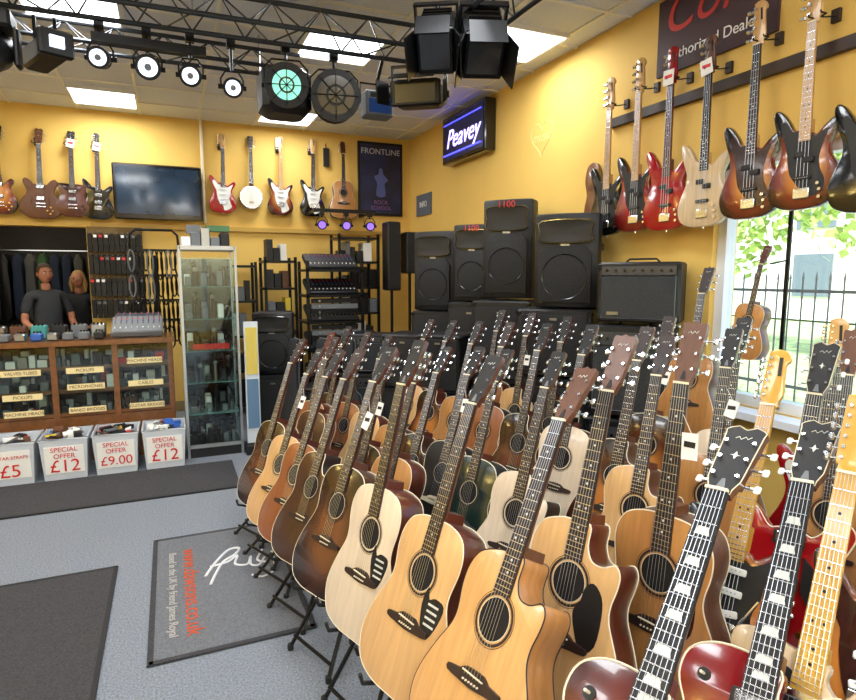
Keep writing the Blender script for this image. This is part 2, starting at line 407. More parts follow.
OUT['cut']=crom(cutr+[(-x,y) for x,y in [(.065,.499),(.118,.478),(.142,.435),(.144,.385),(.132,.325),(.137,.285),(.168,.225),(.196,.155),(.199,.095),(.165,.03),(.09,.003)]],4)
OUT['strat']=crom([(0,0),(.08,.008),(.14,.05),(.157,.11),(.135,.18),(.11,.235),(.112,.285),(.14,.335),(.148,.37),(.125,.385),(.09,.36),(.05,.33),(.03,.345),(-.03,.36),(-.06,.365),(-.085,.395),(-.12,.435),(-.147,.445),(-.158,.42),(-.142,.36),(-.115,.30),(-.112,.25),(-.13,.19),(-.16,.12),(-.145,.045),(-.09,.005)],4)
OUT['lp']=crom([(0,0),(.09,.006),(.148,.055),(.166,.12),(.142,.19),(.11,.245),(.107,.29),(.13,.33),(.138,.36),(.118,.38),(.085,.362),(.055,.325),(.03,.34),(.028,.388),(-.03,.402),(-.09,.398),(-.132,.37),(-.14,.32),(-.117,.27),(-.11,.24),(-.14,.19),(-.166,.12),(-.148,.055),(-.09,.006)],4)
OUT['tele']=crom([(0,0),(.09,.004),(.145,.04),(.16,.11),(.14,.18),(.112,.23),(.11,.275),(.132,.33),(.14,.36),(.12,.385),(.085,.368),(.055,.33),(.03,.35),(.028,.385),(-.04,.392),(-.10,.405),(-.148,.39),(-.15,.34),(-.122,.27),(-.118,.235),(-.14,.18),(-.16,.11),(-.145,.04),(-.09,.004)],4)
OUT['sg']=crom([(0,0),(.09,.006),(.15,.06),(.16,.12),(.135,.19),(.118,.24),(.135,.3),(.15,.345),(.14,.36),(.10,.335),(.06,.29),(.03,.30),(-.03,.30),(-.06,.29),(-.10,.335),(-.14,.36),(-.15,.345),(-.135,.3),(-.118,.24),(-.135,.19),(-.16,.12),(-.15,.06),(-.09,.006)],4)
OUT['semi']=crom([(0,0),(.11,.006),(.185,.06),(.2,.13),(.175,.2),(.135,.255),(.13,.3),(.15,.35),(.162,.395),(.14,.425),(.1,.41),(.06,.365),(.03,.37),(-.03,.37),(-.06,.365),(-.1,.41),(-.14,.425),(-.162,.395),(-.15,.35),(-.13,.3),(-.135,.255),(-.175,.2),(-.2,.13),(-.185,.06),(-.11,.006)],4)
OUT['bass']=crom([(.01,0),(.09,.01),(.15,.06),(.17,.13),(.145,.2),(.115,.25),(.108,.30),(.135,.36),(.145,.40),(.125,.42),(.085,.39),(.05,.355),(.03,.365),(-.03,.385),(-.06,.395),(-.085,.44),(-.12,.49),(-.148,.505),(-.162,.475),(-.145,.40),(-.12,.33),(-.118,.27),(-.145,.20),(-.17,.12),(-.15,.04),(-.08,.003)],4)
def stand(P,T,ang,L,wd=.10,depth=.11):
    M,_=frame(P,T,ang);b=MB();z=M.to_3x3()@V((0,0,1));x=M.to_3x3()@V((1,0,0));P=V(P)
    hz=V((z.x,z.y,0)).normalized();hx=V((x.x,x.y,0)).normalized()
    back=P-z*(depth+.018)
    up=M.to_3x3()@V((0,.10,0))
    for s in (-1,1):
        a=back+x*s*wd;f=P+z*.022+x*s*wd
        lo=M.to_3x3()@V((0,-.014,0))
        b.tube([a+lo,f+lo,f+lo+z*.010+V((0,0,.03))],.007,rubber,n=6)
        ft=V((P.x,P.y,0))+hz*.02+hx*s*(wd+.05)
        b.tube([back+up,a+lo,ft+V((0,0,.012))],.009,black,n=6)
        b.cyl(ft,ft+V((0,0,.026)),.013,rubber,n=8)
    rear=V((back.x,back.y,.012))-hz*.08
    b.tube([back+up,rear],.009,black,n=6);b.cyl(rear-V((0,0,.012)),rear+V((0,0,.012)),.013,rubber,n=8)
    b.tube([V((P.x,P.y,.06))-hx*(wd+.045),V((P.x,P.y,.06))+hx*(wd+.045)],.008,black,n=6)
    b.obj("guitar_stand")
NW=Matrix.Diagonal((.95,1,1,1))
def acoustic(P,T,ang,top=spruce,side=mahog,hm=rosew,shape='dread',guard=None,bind=cream,depth=.105,tg=0,stnd=True,fb=rosew,nk=mahog,btn=chrome,style='acoustic',name="acoustic_guitar",nstr=6,rose=rosew,dots=True,nom=1.04):
    M,L=frame(P,T,ang);sc=L/nom;b=MB();pl=OUT[shape]
    b.prism(pl,-depth,0,top,side,side,rd=.003)
    b.tube([(x,y,-.002) for x,y in pl],.0024,bind,n=4,closed=True)
    b.tube([(x,y,-depth+.003) for x,y in pl],.0020,bind,n=4,closed=True)
    ysad,scale,ynut=.205,.655,.86;yh=.345
    b.disc((0,yh),0.0001,.050,.0008,mat("soundhole_shade",'140c08',.9));b.disc((0,yh),.050,.052,.0012,cream);b.disc((0,yh),.056,.063,.0010,rose);b.disc((0,yh),.066,.0675,.0012,ebony)  # flat dark disc painted in for the shade inside the open hole
    if guard:
        if guard=='tri': g=crom([(.045,.32),(.06,.29),(.085,.30),(.125,.29),(.118,.24),(.09,.19),(.058,.20),(.035,.27)],3);gm=ebony
        else: g=crom([(.046,.31),(.052,.345),(.075,.365),(.105,.34),(.115,.29),(.11,.22),(.075,.19),(.045,.235),(.03,.28)],3);gm=guard
        b.prism(g,0,.0018,gm)
        if guard=='tri':
            for k in range(4): b.box((.085,.225+.018*k,.0022),(.045,.006,.001),pearl)
    br=crom([(-.09,.19),(-.05,.186),(0,.182),(.05,.186),(.09,.19),(.092,.205),(.05,.21),(.03,.222),(-.03,.222),(-.05,.21),(-.092,.205)],2)
    b.prism(br,0,.009,rosew if top is not ebony else cream)
    b.box((0,ysad+.006,.011),(.074,.003,.004),cream,rot=Matrix.Rotation(R(-3),4,'Z'))
    for i in range(nstr): b.cyl(((i/(nstr-1)-.5)*.052,.194,.008),((i/(nstr-1)-.5)*.052,.194,.013),.0025,cream,n=6)
    neck(b,.205,scale,ynut,.5,fb,nk,nstr=nstr,dots=dots)
    b.prism([(-.028,.49),(.028,.49),(.022,.53),(-.022,.53)],-depth*.8,0,nk)
    head33(b,ynut,hm,nk,style,btn=btn,band=None)
    b.cyl((0,0,-depth/2),(0,-.012,-depth/2),.007,cream,n=8)
    if tg: tag(b,.05,.70,.012,tg==2)
    o=b.obj(name,M@Matrix.Scale(sc,4)@NW)
    if stnd: stand(P,T,ang,L,wd=.09*sc,depth=depth*sc)
    return o
def electric(P,T,ang,kind='lp',top=sb3,side=None,back=None,fb=rosew,nk=mahog,hm=ebony,guard=None,pk='hum',btn=cream,block=False,name="electric_guitar",tg=0,stnd=True,bind=None,hw=chrome):
    M,L=frame(P,T,ang);b=MB();pl=OUT[kind];side=side or top;back=back or side
    bass=kind=='bass';thick=.045
    if bass: ysad,scale,hl=.085,.80,.215
    elif kind in('lp','sg','semi'): ysad,scale,hl=.125,.628,.185
    else: ysad,scale,hl=.125,.648,.18
    if kind=='semi': ysad=.16
    ynut=ysad+scale;nom=ynut+hl;sc=L/nom
    b.prism(pl,-thick,0,top,side,back,rd=.004 if bind else .008)
    if bind: b.tube([(x,y,-.001) for x,y in inset(pl,.001)],.0025,bind,n=4,closed=True)
    z=.0
    if guard:
        if kind=='strat': g=crom([(.02,.03),(.10,.07),(.085,.13),(.07,.18),(.085,.23),(.09,.28),(.115,.345),(.09,.335),(.05,.31),(.03,.32),(-.03,.335),(-.06,.345),(-.10,.39),(-.12,.37),(-.10,.31),(-.075,.27),(-.07,.22),(-.045,.13),(0,.09)],3)
        elif kind=='tele': g=crom([(.035,.16),(.07,.20),(.085,.25),(.10,.315),(.08,.335),(.05,.30),(.03,.32),(-.03,.35),(-.09,.37),(-.11,.33),(-.085,.27),(-.08,.22),(-.07,.17),(-.04,.15)],3)
        elif bass: g=crom([(.03,.06),(.09,.08),(.10,.13),(.075,.19),(.07,.25),(.085,.31),(.10,.37),(.05,.345),(.03,.36),(-.03,.38),(-.06,.385),(-.10,.44),(-.12,.42),(-.095,.34),(-.08,.27),(-.07,.20),(-.05,.15)],3)
        else: g=[(.045,.30),(.05,.2),(.075,.16),(.09,.21),(.08,.27)]
        b.prism(g,0,.003 if kind in('strat','tele') or bass else .008,guard);z=.003
    def hum(y,c=chrome): b.bbox((0,y,z+.004),(.085,.042,.008),ebony,b=.002);b.bbox((0,y,z+.007),(.07,.034,.010),c,b=.002);[b.cyl(((i-2.5)*.0105,y+.009,z+.012),((i-2.5)*.0105,y+.009,z+.0128),.002,steel,n=6) for i in range(6)]
    def single(y,c=white,a=0): b.bbox((0,y,z+.006),(.082,.019,.012),c,b=.003,rot=Matrix.Rotation(a,4,'Z'));[b.cyl(((i-2.5)*.0105,y,z+.011),((i-2.5)*.0105,y,z+.0135),.002,steel,n=6) for i in range(6)]
    yb=.19 if kind!='semi' else .215
    if pk=='hum': hum(yb);hum(yb+.125 if kind in('lp','semi') else .27)
    elif pk=='sss': single(.165,a=R(10));single(.225);single(.285)
    elif pk=='bass': 
        single(.15,ebony);b.bbox((-.02,.265,z+.006),(.05,.028,.013),ebony,b=.003);b.bbox((.025,.235,z+.006),(.05,.028,.013),ebony,b=.003)
    elif pk=='tele': single(.15,ebony,R(-12));b.bbox((0,.31,z+.005),(.07,.018,.01),chrome,b=.003)
    if kind in('lp','sg','semi'):
        b.cyl((-.038,ysad,.0),(-.038,ysad,.012),.005,chrome,n=8);b.cyl((.038,ysad,.0),(.038,ysad,.012),.005,chrome,n=8)
        b.bbox((0,ysad,.009),(.085,.013,.008),chrome,b=.002);b.bbox((0,ysad-.035,.008),(.09,.012,.009),chrome,b=.003)
        kn=[(.09,.05),(.115,.085),(.065,.08),(.095,.12)]
        if kind=='lp': b.cyl((-.095,.335,0),(-.095,.335,.002),.012,ebony,n=14);b.cyl((-.095,.335,0),(-.095,.335,.02),.003,cream,n=6)
    elif bass:
        b.bbox((0,ysad-.01,.006+z),(.075,.05,.010),chrome,b=.003);kn=[(.075,.115),(.085,.085),(.085,.05)]
    elif kind=='tele': b.bbox((0,ysad,.004),(.08,.085,.006),chrome,b=.002);b.bbox((.105,.12,.002),(.03,.12,.004),chrome,b=.001);kn=[(.105,.085),(.105,.12)]
    else: b.bbox((0,ysad,.006+z),(.08,.045,.008),chrome,b=.002);b.tube([(.03,ysad-.01,.012),(.05,ysad+.02,.03),(.09,ysad+.10,.035)],.003,chrome);kn=[(.06,.15),(.075,.115),(.085,.08)]
    for kx,ky in kn: b.cyl((kx,ky,0),(kx,ky,.016),.0105,(gold if kind in('lp','semi') else (white if guard is white else (ebony if not bass else chrome))),r1=.008,n=12)
    if kind=='semi':
        for s in (-1,1): b.tube([(s*.075,.14,.0005),(s*.085,.17,.0005),(s*.078,.2,.0005),(s*.085,.235,.0005)],[.001,.004,.004,.001],ebony,n=4)
    yj=.385 if kind!='bass' else .40
    neck(b,ysad-.002,scale,ynut,yj-.05,fb,nk,zf=.008,nfr=21 if not bass else 20,w0=.027,w1=.0205 if not bass else .02,block=block,nstr=4 if bass else 6)
    b.box((0,yj-.02,-.015),(.052,.10,.028),nk)
    if kind in('lp','sg','semi'): head33(b,ynut,hm,nk,'lp',tilt=15,L=hl-.005,btn=btn,band=cream if bind else None)
    else: head6(b,ynut,hm,n=4 if bass else 6,L=hl,btn=chrome,flip=1,sc=1.1 if bass else 1.)
    b.cyl((-.0,0,-.02),(-.0,-.012,-.02),.006,chrome,n=8)
    if tg: tag(b,.0,ynut+.03,.03,True,w=.075,h=.09)
    o=b.obj(name,M@Matrix.Scale(sc,4))
    if stnd: stand(P,T,ang,L,wd=.07,depth=.05)
    return o
A=acoustic
redb=wood("mahogany_red",'662616')
# front row on the aisle
A((.38,3.56,.22),(.74,3.76,1.22),204,top=sb2,side=mahog,hm=rosew)
A((.40,3.26,.21),(.78,3.46,1.19),204,top=spruce,side=redb,tg=1,hm=ebony)
A((.42,2.96,.24),(.82,3.15,1.22),203,top=cedar,side=mahog2,hm=ebony)
A((.44,2.64,.28),(.83,2.82,1.26),202,top=mahog2,side=rosew,shape='cut')
A((.47,2.28,.31),(.86,2.45,1.31),200,top=sb2,side=mahog2,hm=ebony,tg=1)
A((.52,1.90,.33),(.82,2.03,1.38),197,top=spruce2,side=mahog,guard='tri',hm=ebony)
A((.54,1.55,.35),(.95,1.69,1.36),196,top=spruce,side=mahog,guard='tri',hm=ebony)
A((.56,1.19,.39),(1.08,1.38,1.36),194,top=wood("spruce_honey",'d2a064',noise=.14,coat=.5),side=spruce3,shape='cut',hm=walnut,bind=ebony,nk=walnut)
A((.90,1.27,.37),(1.24,1.40,1.44),199,top=spruce,side=mahog,shape='cut',guard=ebony,hm=walnut,bind=cream)
A((1.20,1.20,.38),(1.37,1.26,1.48),197,top=spruce3,side=walnut,hm=walnut,shape='dread',guard=tort,tg=1)
# second row
A((1.00,4.46,.17),(1.28,4.60,1.21),206,top=sb3b,side=mahog,hm=ebony)
A((1.02,4.08,.17),(1.32,4.22,1.20),205,top=cedar,side=mahog2)
A((1.04,3.72,.17),(1.36,3.87,1.20),204,top=spruce,side=mahog,hm=ebony)
A((1.08,3.36,.17),(1.45,3.52,1.17),203,top=spruce3,side=rosew,tg=1)
A((1.10,3.00,.20),(1.48,3.16,1.20),202,top=sb2,side=mahog2,shape='cut',hm=ebony)
A((1.12,2.64,.26),(1.50,2.80,1.24),201,top=ebony,side=ebony,hm=ebony,bind=cream,tg=1)
A((1.10,2.28,.28),(1.45,2.43,1.27),200,top=mat("green_stain",'182a26',.2,coat=.7,noise=.2),side=ebony,hm=ebony)
A((1.12,1.92,.32),(1.48,2.06,1.30),200,top=spruce2,side=rosew,shape='cut',hm=ebony,nk=walnut)
A((.80,4.25,.17),(1.10,4.42,1.19),207,top=cedar,side=mahog,hm=mahog)
A((.72,3.92,.17),(1.04,4.08,1.19),206,top=mahog2,side=mahog,hm=rosew)
A((.78,2.95,.20),(1.12,3.10,1.20),203,top=sb3b,side=redb,hm=ebony,tg=1)
A((.80,2.55,.24),(1.14,2.70,1.24),202,top=spruce3,side=mahog,hm=rosew)
# third row
for i,(tp,sd,sh) in enumerate([(spruce,mahog,'dread'),(sb3b,mahog,'cut'),(spruce3,walnut,'dread'),(cedar,rosew,'dread'),(sb2,mahog2,'cut'),(spruce2,mahog,'dread'),(sb3b,walnut,'cut')]):
    y=4.3-.38*i
    A((1.60+.02*i,y,.22+.02*i),(1.93+.02*i,y+.13,1.26+.02*i),201,top=tp,side=sd,shape=sh,tg=i%2,hm=[rosew,ebony,ebony][i%3])
# fourth row
for i,(tp,sd,sh) in enumerate([(cedar,mahog,'dread'),(spruce,rosew,'cut'),(ebony,ebony,'dread')]):
    y=3.75-.40*i
    A((2.04,y,.34),(2.26,y+.10,1.36),200,top=tp,side=sd,shape=sh,tg=i%2,hm=[ebony,rosew,ebony][i%3])
A((1.52,1.66,.36),(1.80,1.78,1.38),199,top=spruce,side=walnut,shape='cut',hm=rosew)
A((1.88,1.62,.38),(2.10,1.72,1.40),199,top=spruce3,side=mahog,hm=ebony,tg=1)
A((2.22,1.86,.38),(2.46,1.96,1.42),199,top=spruce2,side=mahog,hm=ebony)
A((2.18,2.28,.38),(2.42,2.38,1.40),199,top=sb3b,side=mahog,hm=rosew,tg=1)
A((2.06,1.26,.42),(2.22,1.32,1.42),199,top=wood("spruce_tan",'a87a4a'),side=walnut,hm=walnut,shape='dread')
# electrics, right foreground
E=electric
E((.53,.68,.47),(1.235,.96,1.28),200,'lp',top=burst("lp_wine","7a2a1c","2c0a0c",None,cy=.2,rx=.19,ry=.25,lo=.3,hi=1),side=mahog,fb=ebony,hm=ebony,block=True,bind=cream,btn=white)
E((.88,.68,.40),(1.53,.975,1.26),200,'lp',top=darkred,fb=ebony,hm=ebony,block=True,bind=cream,btn=white,nk=mahog)
E((1.10,.72,.37),(1.53,.87,1.31),200,'tele',top=natash,fb=mapley,nk=mapley,hm=mapley,guard=ebony,pk='tele')
E((1.34,1.10,.48),(1.78,1.27,1.36),199,'strat',top=sb3,fb=mapley,nk=mapley,hm=mapley,guard=ebony,pk='sss')
E((1.68,1.16,.42),(1.96,1.25,1.40),200,'semi',top=redg,fb=rosew,hm=ebony,guard=ebony,bind=cream,btn=white,nk=mahog)
E((1.48,.78,.42),(1.86,.91,1.36),200,'strat',top=sb3b,fb=rosew,nk=maple,hm=maple,guard=tort,pk='sss')
E((2.36,1.10,.44),(2.48,1.15,1.42),203,'lp',top=sb3b,fb=rosew,hm=ebony,bind=cream,btn=cream)
E((1.88,.80,.44),(2.13,.88,1.38),203,'lp',top=spruce3,side=mahog,fb=rosew,hm=walnut,bind=ebony,nk=mahog)
E((2.34,1.48,.42),(2.50,1.54,1.42),203,'strat',top=redg,fb=rosew,nk=maple,hm=maple,guard=white,pk='sss')
# ------------------------------------------------------------------ basses on right wall
railm=mat("hanging_rail_wood",'2e1d14',.5,noise=.3,nscale=5)
b=MB();b.box((XR-.02,2.4,2.68),(.04,2.3,.06),railm);b.obj("trim_2")
def hang(y,kind,hz=2.95,L=1.06,tl=.03,side='right',**kw):
    if side=='right':
        P=(XR-.16,y,hz-L);T=(XR-.13,y+tl,hz);ang=180+kw.pop('turn',8)
    else:
        P=(y,YB-.10,hz-L);T=(y+tl,YB-.08,hz);ang=270
    o=kw.pop('f',electric)(P,T,ang,**({'kind':kind} if kind else {}),stnd=False,**kw)
    b=MB()
    hy=hz-L*.175
    if side=='right':
        b.tube([(XR-.0,y,hy+.02),(XR-.10,y,hy),(XR-.118,y,hy)],.004,black)
        for s in (-1,1): b.tube([(XR-.118,y,hy),(XR-.128,y+s*.030,hy),(XR-.165,y+s*.030,hy),(XR-.168,y+s*.028,hy+.010)],.004,rubber)
        b.box((XR-.01,y,hy+.02),(.02,.04,.06),railm)
    else:
        b.tube([(y,YB,hy+.02),(y,YB-.06,hy),(y,YB-.07,hy)],.004,black)
        for s in (-1,1): b.tube([(y,YB-.055,hy),(y+s*.032,YB-.06,hy),(y+s*.032,YB-.115,hy),(y+s*.03,YB-.12,hy+.012)],.004,rubber)
        b.box((y,YB-.01,hy+.02),(.05,.02,.08),railm)
    b.obj("guitar_hanger");return o
hang(3.40,'bass',2.95,1.07,top=blackg,fb=maple,nk=maple,hm=maple,guard=ebony,pk='bass',name="bass_guitar")
hang(3.12,'bass',2.99,1.10,top=sbr,fb=maple,nk=maple,hm=maple,guard=ebony,pk='bass',name="bass_guitar",btn=white)
hang(2.85,'bass',2.97,1.09,top=redg,fb=mahog,nk=mahog,hm=redg,pk='bass',name="bass_guitar",tg=1)
hang(2.57,'bass',2.94,1.06,top=natash,fb=ebony,nk=maple,hm=walnut,pk='bass',name="bass_guitar",tg=1)
hang(2.27,'bass',3.00,1.10,top=sb3,fb=rosew,nk=maple,hm=maple,guard=tort,pk='bass',name="bass_guitar")
hang(1.98,'bass',3.00,1.08,top=sb3,fb=maple,nk=maple,hm=maple,guard=ebony,pk='bass',name="bass_guitar")
hang(1.68,'bass',2.96,1.08,top=blackg,fb=rosew,nk=maple,hm=maple,guard=ebony,pk='bass',name="bass_guitar")
A((XR-.22,2.22,1.16),(XR-.16,2.15,1.76),185,top=spruce3,side=mahog,hm=mahog,nk=mahog,stnd=False,name="ukulele",nstr=4,depth=.12)
b=MB();b.tube([(XR+.03,2.16,1.68),(XR-.09,2.16,1.66),(XR-.105,2.16,1.66)],.005,black);b.box((XR+.03,2.16,1.55),(.012,.02,1.36),black);b.obj("guitar_hanger")
A((2.60,2.42,.70),(2.80,2.48,1.66),192,top=spruce3,side=mahog,hm=rosew)
# ------------------------------------------------------------------ back wall instruments
hang(-1.19,'semi',3.12,.93,side='back',top=walnut,fb=rosew,hm=walnut,guard=None,name="electric_guitar",bind=None)
hang(-.90,'sg',3.12,.90,side='back',top=mahog,fb=rosew,hm=ebony,tg=1)
hang(-.66,'strat',3.10,.90,side='back',top=blackg,fb=rosew,nk=maple,hm=ebony,tg=1,pk='hum')
hang(.62,'strat',3.22,.90,side='back',top=redg,fb=rosew,nk=maple,hm=maple,pk='sss',guard=white,tg=0)
hang(1.28,'strat',3.24,.92,side='back',top=sb3,fb=maple,nk=maple,hm=maple,pk='sss',guard=white)
hang(1.67,'strat',3.25,.93,side='back',top=blackg,fb=rosew,nk=maple,hm=maple,pk='sss',guard=white)
A((2.05,YB-.14,2.31),(2.07,YB-.10,3.26),270,top=spruce3,side=mahog,style='classical',hm=mahog,stnd=False,dots=False,name="classical_guitar")
hang(-1.55,'lp',3.12,.9,side='back',top=sb3,hm=ebony)
def banjo(P,T):
    M,L=frame(P,T,270);b=MB();sc=L/.97
    skin=mat("banjo_head",'e8e4da',.6)
    b.M=Matrix.Translation((0,.15,0))
    n=32
    ring=[(.15*math.cos(2*math.pi*i/n),.15*math.sin(2*math.pi*i/n)) for i in range(n)]
    b.prism(ring,-.075,-.012,maple,mahog,mahog,rd=.005)
    r2=[(x*.93,y*.93) for x,y in ring];b.prism(r2,-.02,0,skin,chrome,chrome)
    b.tube([(x*.95,y*.95,0) for x,y in ring],.006,chrome,closed=True)
    for i in range(0,n,2): b.cyl((ring[i][0],ring[i][1],.004),(ring[i][0],ring[i][1],-.05),.003,chrome,n=5)
    b.box((0,-.06,.006),(.06,.006,.014),maple)
    b.M=Matrix.Identity(4)
    neck(b,.09,.66,.79,.3,rosew,mahog,nstr=5,bsad=.02);head33(b,.79,rosew,mahog,'lp')
    b.tube([(0,-.0,-.03),(0,.02,-.0)],.006,chrome)
    b.obj("banjo",M@Matrix.Scale(sc,4))
banjo((.94,YB-.11,2.38),(.96,YB-.08,3.23))
b=MB();b.tube([(.96,YB,3.06),(.96,YB-.06,3.05)],.005,black);b.obj("guitar_hanger")
b=MB();b.box((1.87,YB-.03,3.05),(.07,.03,.22),blackp);b.tube([(1.87,YB-.03,3.16),(1.87,YB-.005,3.22)],.006,black);b.obj("guitar_strap")
scr=mat("tv_screen",'1c2c3c',.12,noise=.85,nscale=2.2,coat=.5,emit=.5)
b=MB();b.bbox((-.055,YB-.11,2.51),(.90,.06,.60),blackg,b=.012);b.box((-.055,YB-.142,2.52),(.83,.004,.50),scr);b.box((-.055,YB-.042,2.5),(.3,.08,.25),black);b.obj("television")
b=MB();pb=mat("poster_blue",'121c44',.4,noise=.8,nscale=5)
b.box((2.58,YB-.017,2.83),(.60,.03,.92),black);b.box((2.58,YB-.034,2.83),(.54,.004,.86),pb)
o_=b.M;b.M=orient((0,-1,0),(2.58,YB-.038,2.62));b.prism(crom([(-.06,0),(-.05,.15),(-.09,.24),(-.035,.27),(-.02,.34),(.02,.34),(.035,.27),(.10,.20),(.05,.15),(.06,0)],3),0,.002,mat("poster_figure",'4a5690',.5));b.M=o_
po=b.obj("poster")
text("FRONTLINE",.10,orient((0,-1,0),(2.58,YB-.038,3.17)),mat("poster_text",'b9b9c8',.5),po)
text("ROCK\nSCHOOL",.07,orient((0,-1,0),(2.58,YB-.038,2.50)),mat("poster_text2",'805090',.5),po)
b=MB();b.box((XR-.012,7.0,2.48),(.02,.45,.26),mat("info_sign_grey",'5c6472',.5));si=b.obj("info_sign");text("INFO",.1,orient((-1,0,0),(XR-.024,7.0,2.48)),paper,si)
b=MB();b.box((XR-.012,2.70,3.10),(.02,.84,.46),mat("banner_dark",'3d2327',.6,noise=.1));bn=b.obj("dealer_banner")
text("Cort",.34,orient((-1,0,0),(XR-.024,2.74,3.21)),mat("banner_red",'c02e24',.5),bn,shear=.3)
text("Authorized Dealer",.088,orient((-1,0,0),(XR-.024,2.71,2.97)),paper,bn)
b=MB();b.bbox((XR-.062,5.72,3.06),(.12,.98,.50),blackg,b=.01);b.box((XR-.125,5.72,3.06),(.004,.90,.42),mat("neon_panel",'1a2050',.3));ns=b.obj("neon_sign")
text("Peavey",.27,orient((-1,0,0),(XR-.130,5.72,3.05)),mat("neon_white",'b0a4ff',.5,emit=3),ns,shear=.35,ext=.003)
b=MB()
nb=mat("neon_blue",'4a4cff',.5,emit=3);b.tube([(XR-.135,6.15,2.9),(XR-.135,5.3,2.9)],.008,nb);b.tube([(XR-.135,6.15,3.22),(XR-.135,5.3,3.22)],.005,nb);b.obj("neon_tube",None,ns)
b=MB();hp=[];
for i in range(40):
    t=2*math.pi*i/40;hp.append((XR-.001,4.45-.010*16*math.sin(t)**3,2.78+.010*(13*math.cos(t)-5*math.cos(2*t)-2*math.cos(3*t)-math.cos(4*t))))
mg=mat("mural_gold",'ecd28c',.75);b.tube(hp,.004,mg,n=4,closed=True);wl=b.obj("painted_mural")
text("music",.12,orient((-1,0,0),(XR-.002,4.45,2.78)),mg,wl,shear=.3)
b=MB();b.prism(crom([(-.07,-.2),(.07,-.2),(.085,-.1),(.06,0),(.085,.1),(.06,.2),(0,.23),(-.06,.2),(-.085,.1),(-.06,0),(-.085,-.1)],3),0,.03,wood("plaque_wood",'7a4e2c'),rd=.004);b.box((0,.05,.031),(.08,.03,.004),mahog)
b.obj("wooden_plaque",orient((-1,0,0),(XR-.032,3.68,2.20)))
# ------------------------------------------------------------------ truss & stage lights
trm=mat("truss_metal",'3c3e42',.35,.8)
b=MB()
def truss(p0,p1,w=.14,h=.18,st=.30):
    p0=V(p0);p1=V(p1);a=(p1-p0);L=a.length;a.normalize();s=a.cross(V((0,0,1))).normalized();u=V((0,0,1))
    ch=[V((0,0,0))+s*w,-s*w,u*h]
    for c in ch: b.tube([p0+c,p1+c],.015,trm,n=8)
    n=int(L/st)
    for i in range(n):
        q0=p0+a*(i*st);q1=p0+a*((i+.5)*st);q2=p0+a*((i+1)*st)
        for c in (ch[0],ch[1]): b.tube([q0+c,q1+ch[2],q2+c],.006,trm,n=5)
        if i%2==0: b.tube([q0+ch[0],q1+ch[1],q2+ch[0]],.006,trm,n=5)
truss((-3.1,3.95,3.04),(1.72,3.8,3.04));truss((1.72,3.95,3.04),(1.72,1.4,3.04))
truss((-3.1,4.75,3.12),(1.0,4.75,3.12),w=.1,h=.14)
for (x,y) in ((-1.8,3.9),(.2,3.86),(1.72,3.8),(1.72,2.0),(-1.0,4.75),(.7,4.75)): b.cyl((x,y,3.1),(x,y,ZC),.008,steel,n=6)
b.obj("lighting_truss")
lensw=mat("lens_white",'dfe9ff',.2,emit=1.3);lensd=mat("lens_dark",'24282d',.15,coat=.6);lenst=mat("lens_teal",'86dcc8',.2,emit=.75);lensb=mat("lens_blue",'23407a',.2,emit=.15)
def par(x,y,z,d,r,ln,lens,name="stage_light",zt=3.04,segs=3,ring=.82):
    b=MB();c=V((x,y,z));d=V(d).normalized()
    h=V((0,0,1));s=d.cross(h).normalized();u=s.cross(d)
    f=c+d*ln*.5;k=c-d*ln*.5
    b.cyl(k,k+d*ln*.25,r*.6,black,r1=r*.9,n=20);b.cyl(k+d*ln*.25,f,r*.9,black,r1=r,n=20)
    for i in range(segs): 
        q=k+d*ln*(.3+.2*i);b.cyl(q,q+d*.008,r*1.03,blackp,n=20)
    b.cyl(f,f+d*.02,r*1.1,black,n=24);b.cyl(f+d*.02,f+d*.024,r*ring,lens,n=24)
    if r>.1:
        b.cyl(f+d*.022,f+d*.028,r*ring*.55,lensd if lens is not lensd else black,n=20);b.cyl(f+d*.026,f+d*.031,r*ring*.42,lens,n=20)
        for q in (0,math.pi/4,math.pi/2,3*math.pi/4): b.tube([f+d*.034+(s*math.cos(q)+u*math.sin(q))*r,f+d*.034-(s*math.cos(q)+u*math.sin(q))*r],.003,black,n=4)
    elif r>.052: b.cyl(f+d*.024,f+d*.030,r*.3,greyp,n=14)
    yt=c+V((0,0,r+.04))
    b.tube([c+s*(r+.012),c+s*(r+.012)+V((0,0,r*.9)),yt+s*(r*.7),yt-s*(r*.7),c-s*(r+.012)+V((0,0,r*.9)),c-s*(r+.012)],.006,black,n=6)
    for q in (1,-1): b.cyl(c+s*q*(r-.01),c+s*q*(r+.03),.015,black,n=8)
    b.cyl(yt,(yt.x,yt.y,zt),.010,black,n=8);b.box((yt.x,yt.y,zt),(.05,.05,.05),black)
    b.obj(name)
par(-.30,4.12,2.86,(-.1,-1,-.25),.055,.14,lensw)
par(-.05,4.12,2.84,(.0,-1,-.25),.065,.16,lensw)
par(.19,4.10,2.82,(-.1,-1,-.3),.058,.15,lensw)
par(.43,4.10,2.78,(-.05,-1,-.3),.055,.15,lensw)
b=MB();b.box((-.03,4.07,2.96),(.62,.035,.05),black);b.obj("light_mounting_bar")
b=MB();b.bbox((.775,4.22,2.81),(.32,.30,.30),blackp,b=.04);b.obj("stage_light_housing")
par(.76,4.05,2.81,(-.15,-1,-.15),.125,.12,lenst,ring=.72)
par(1.08,4.06,2.77,(-.2,-1,-.12),.145,.30,lensd,segs=4)
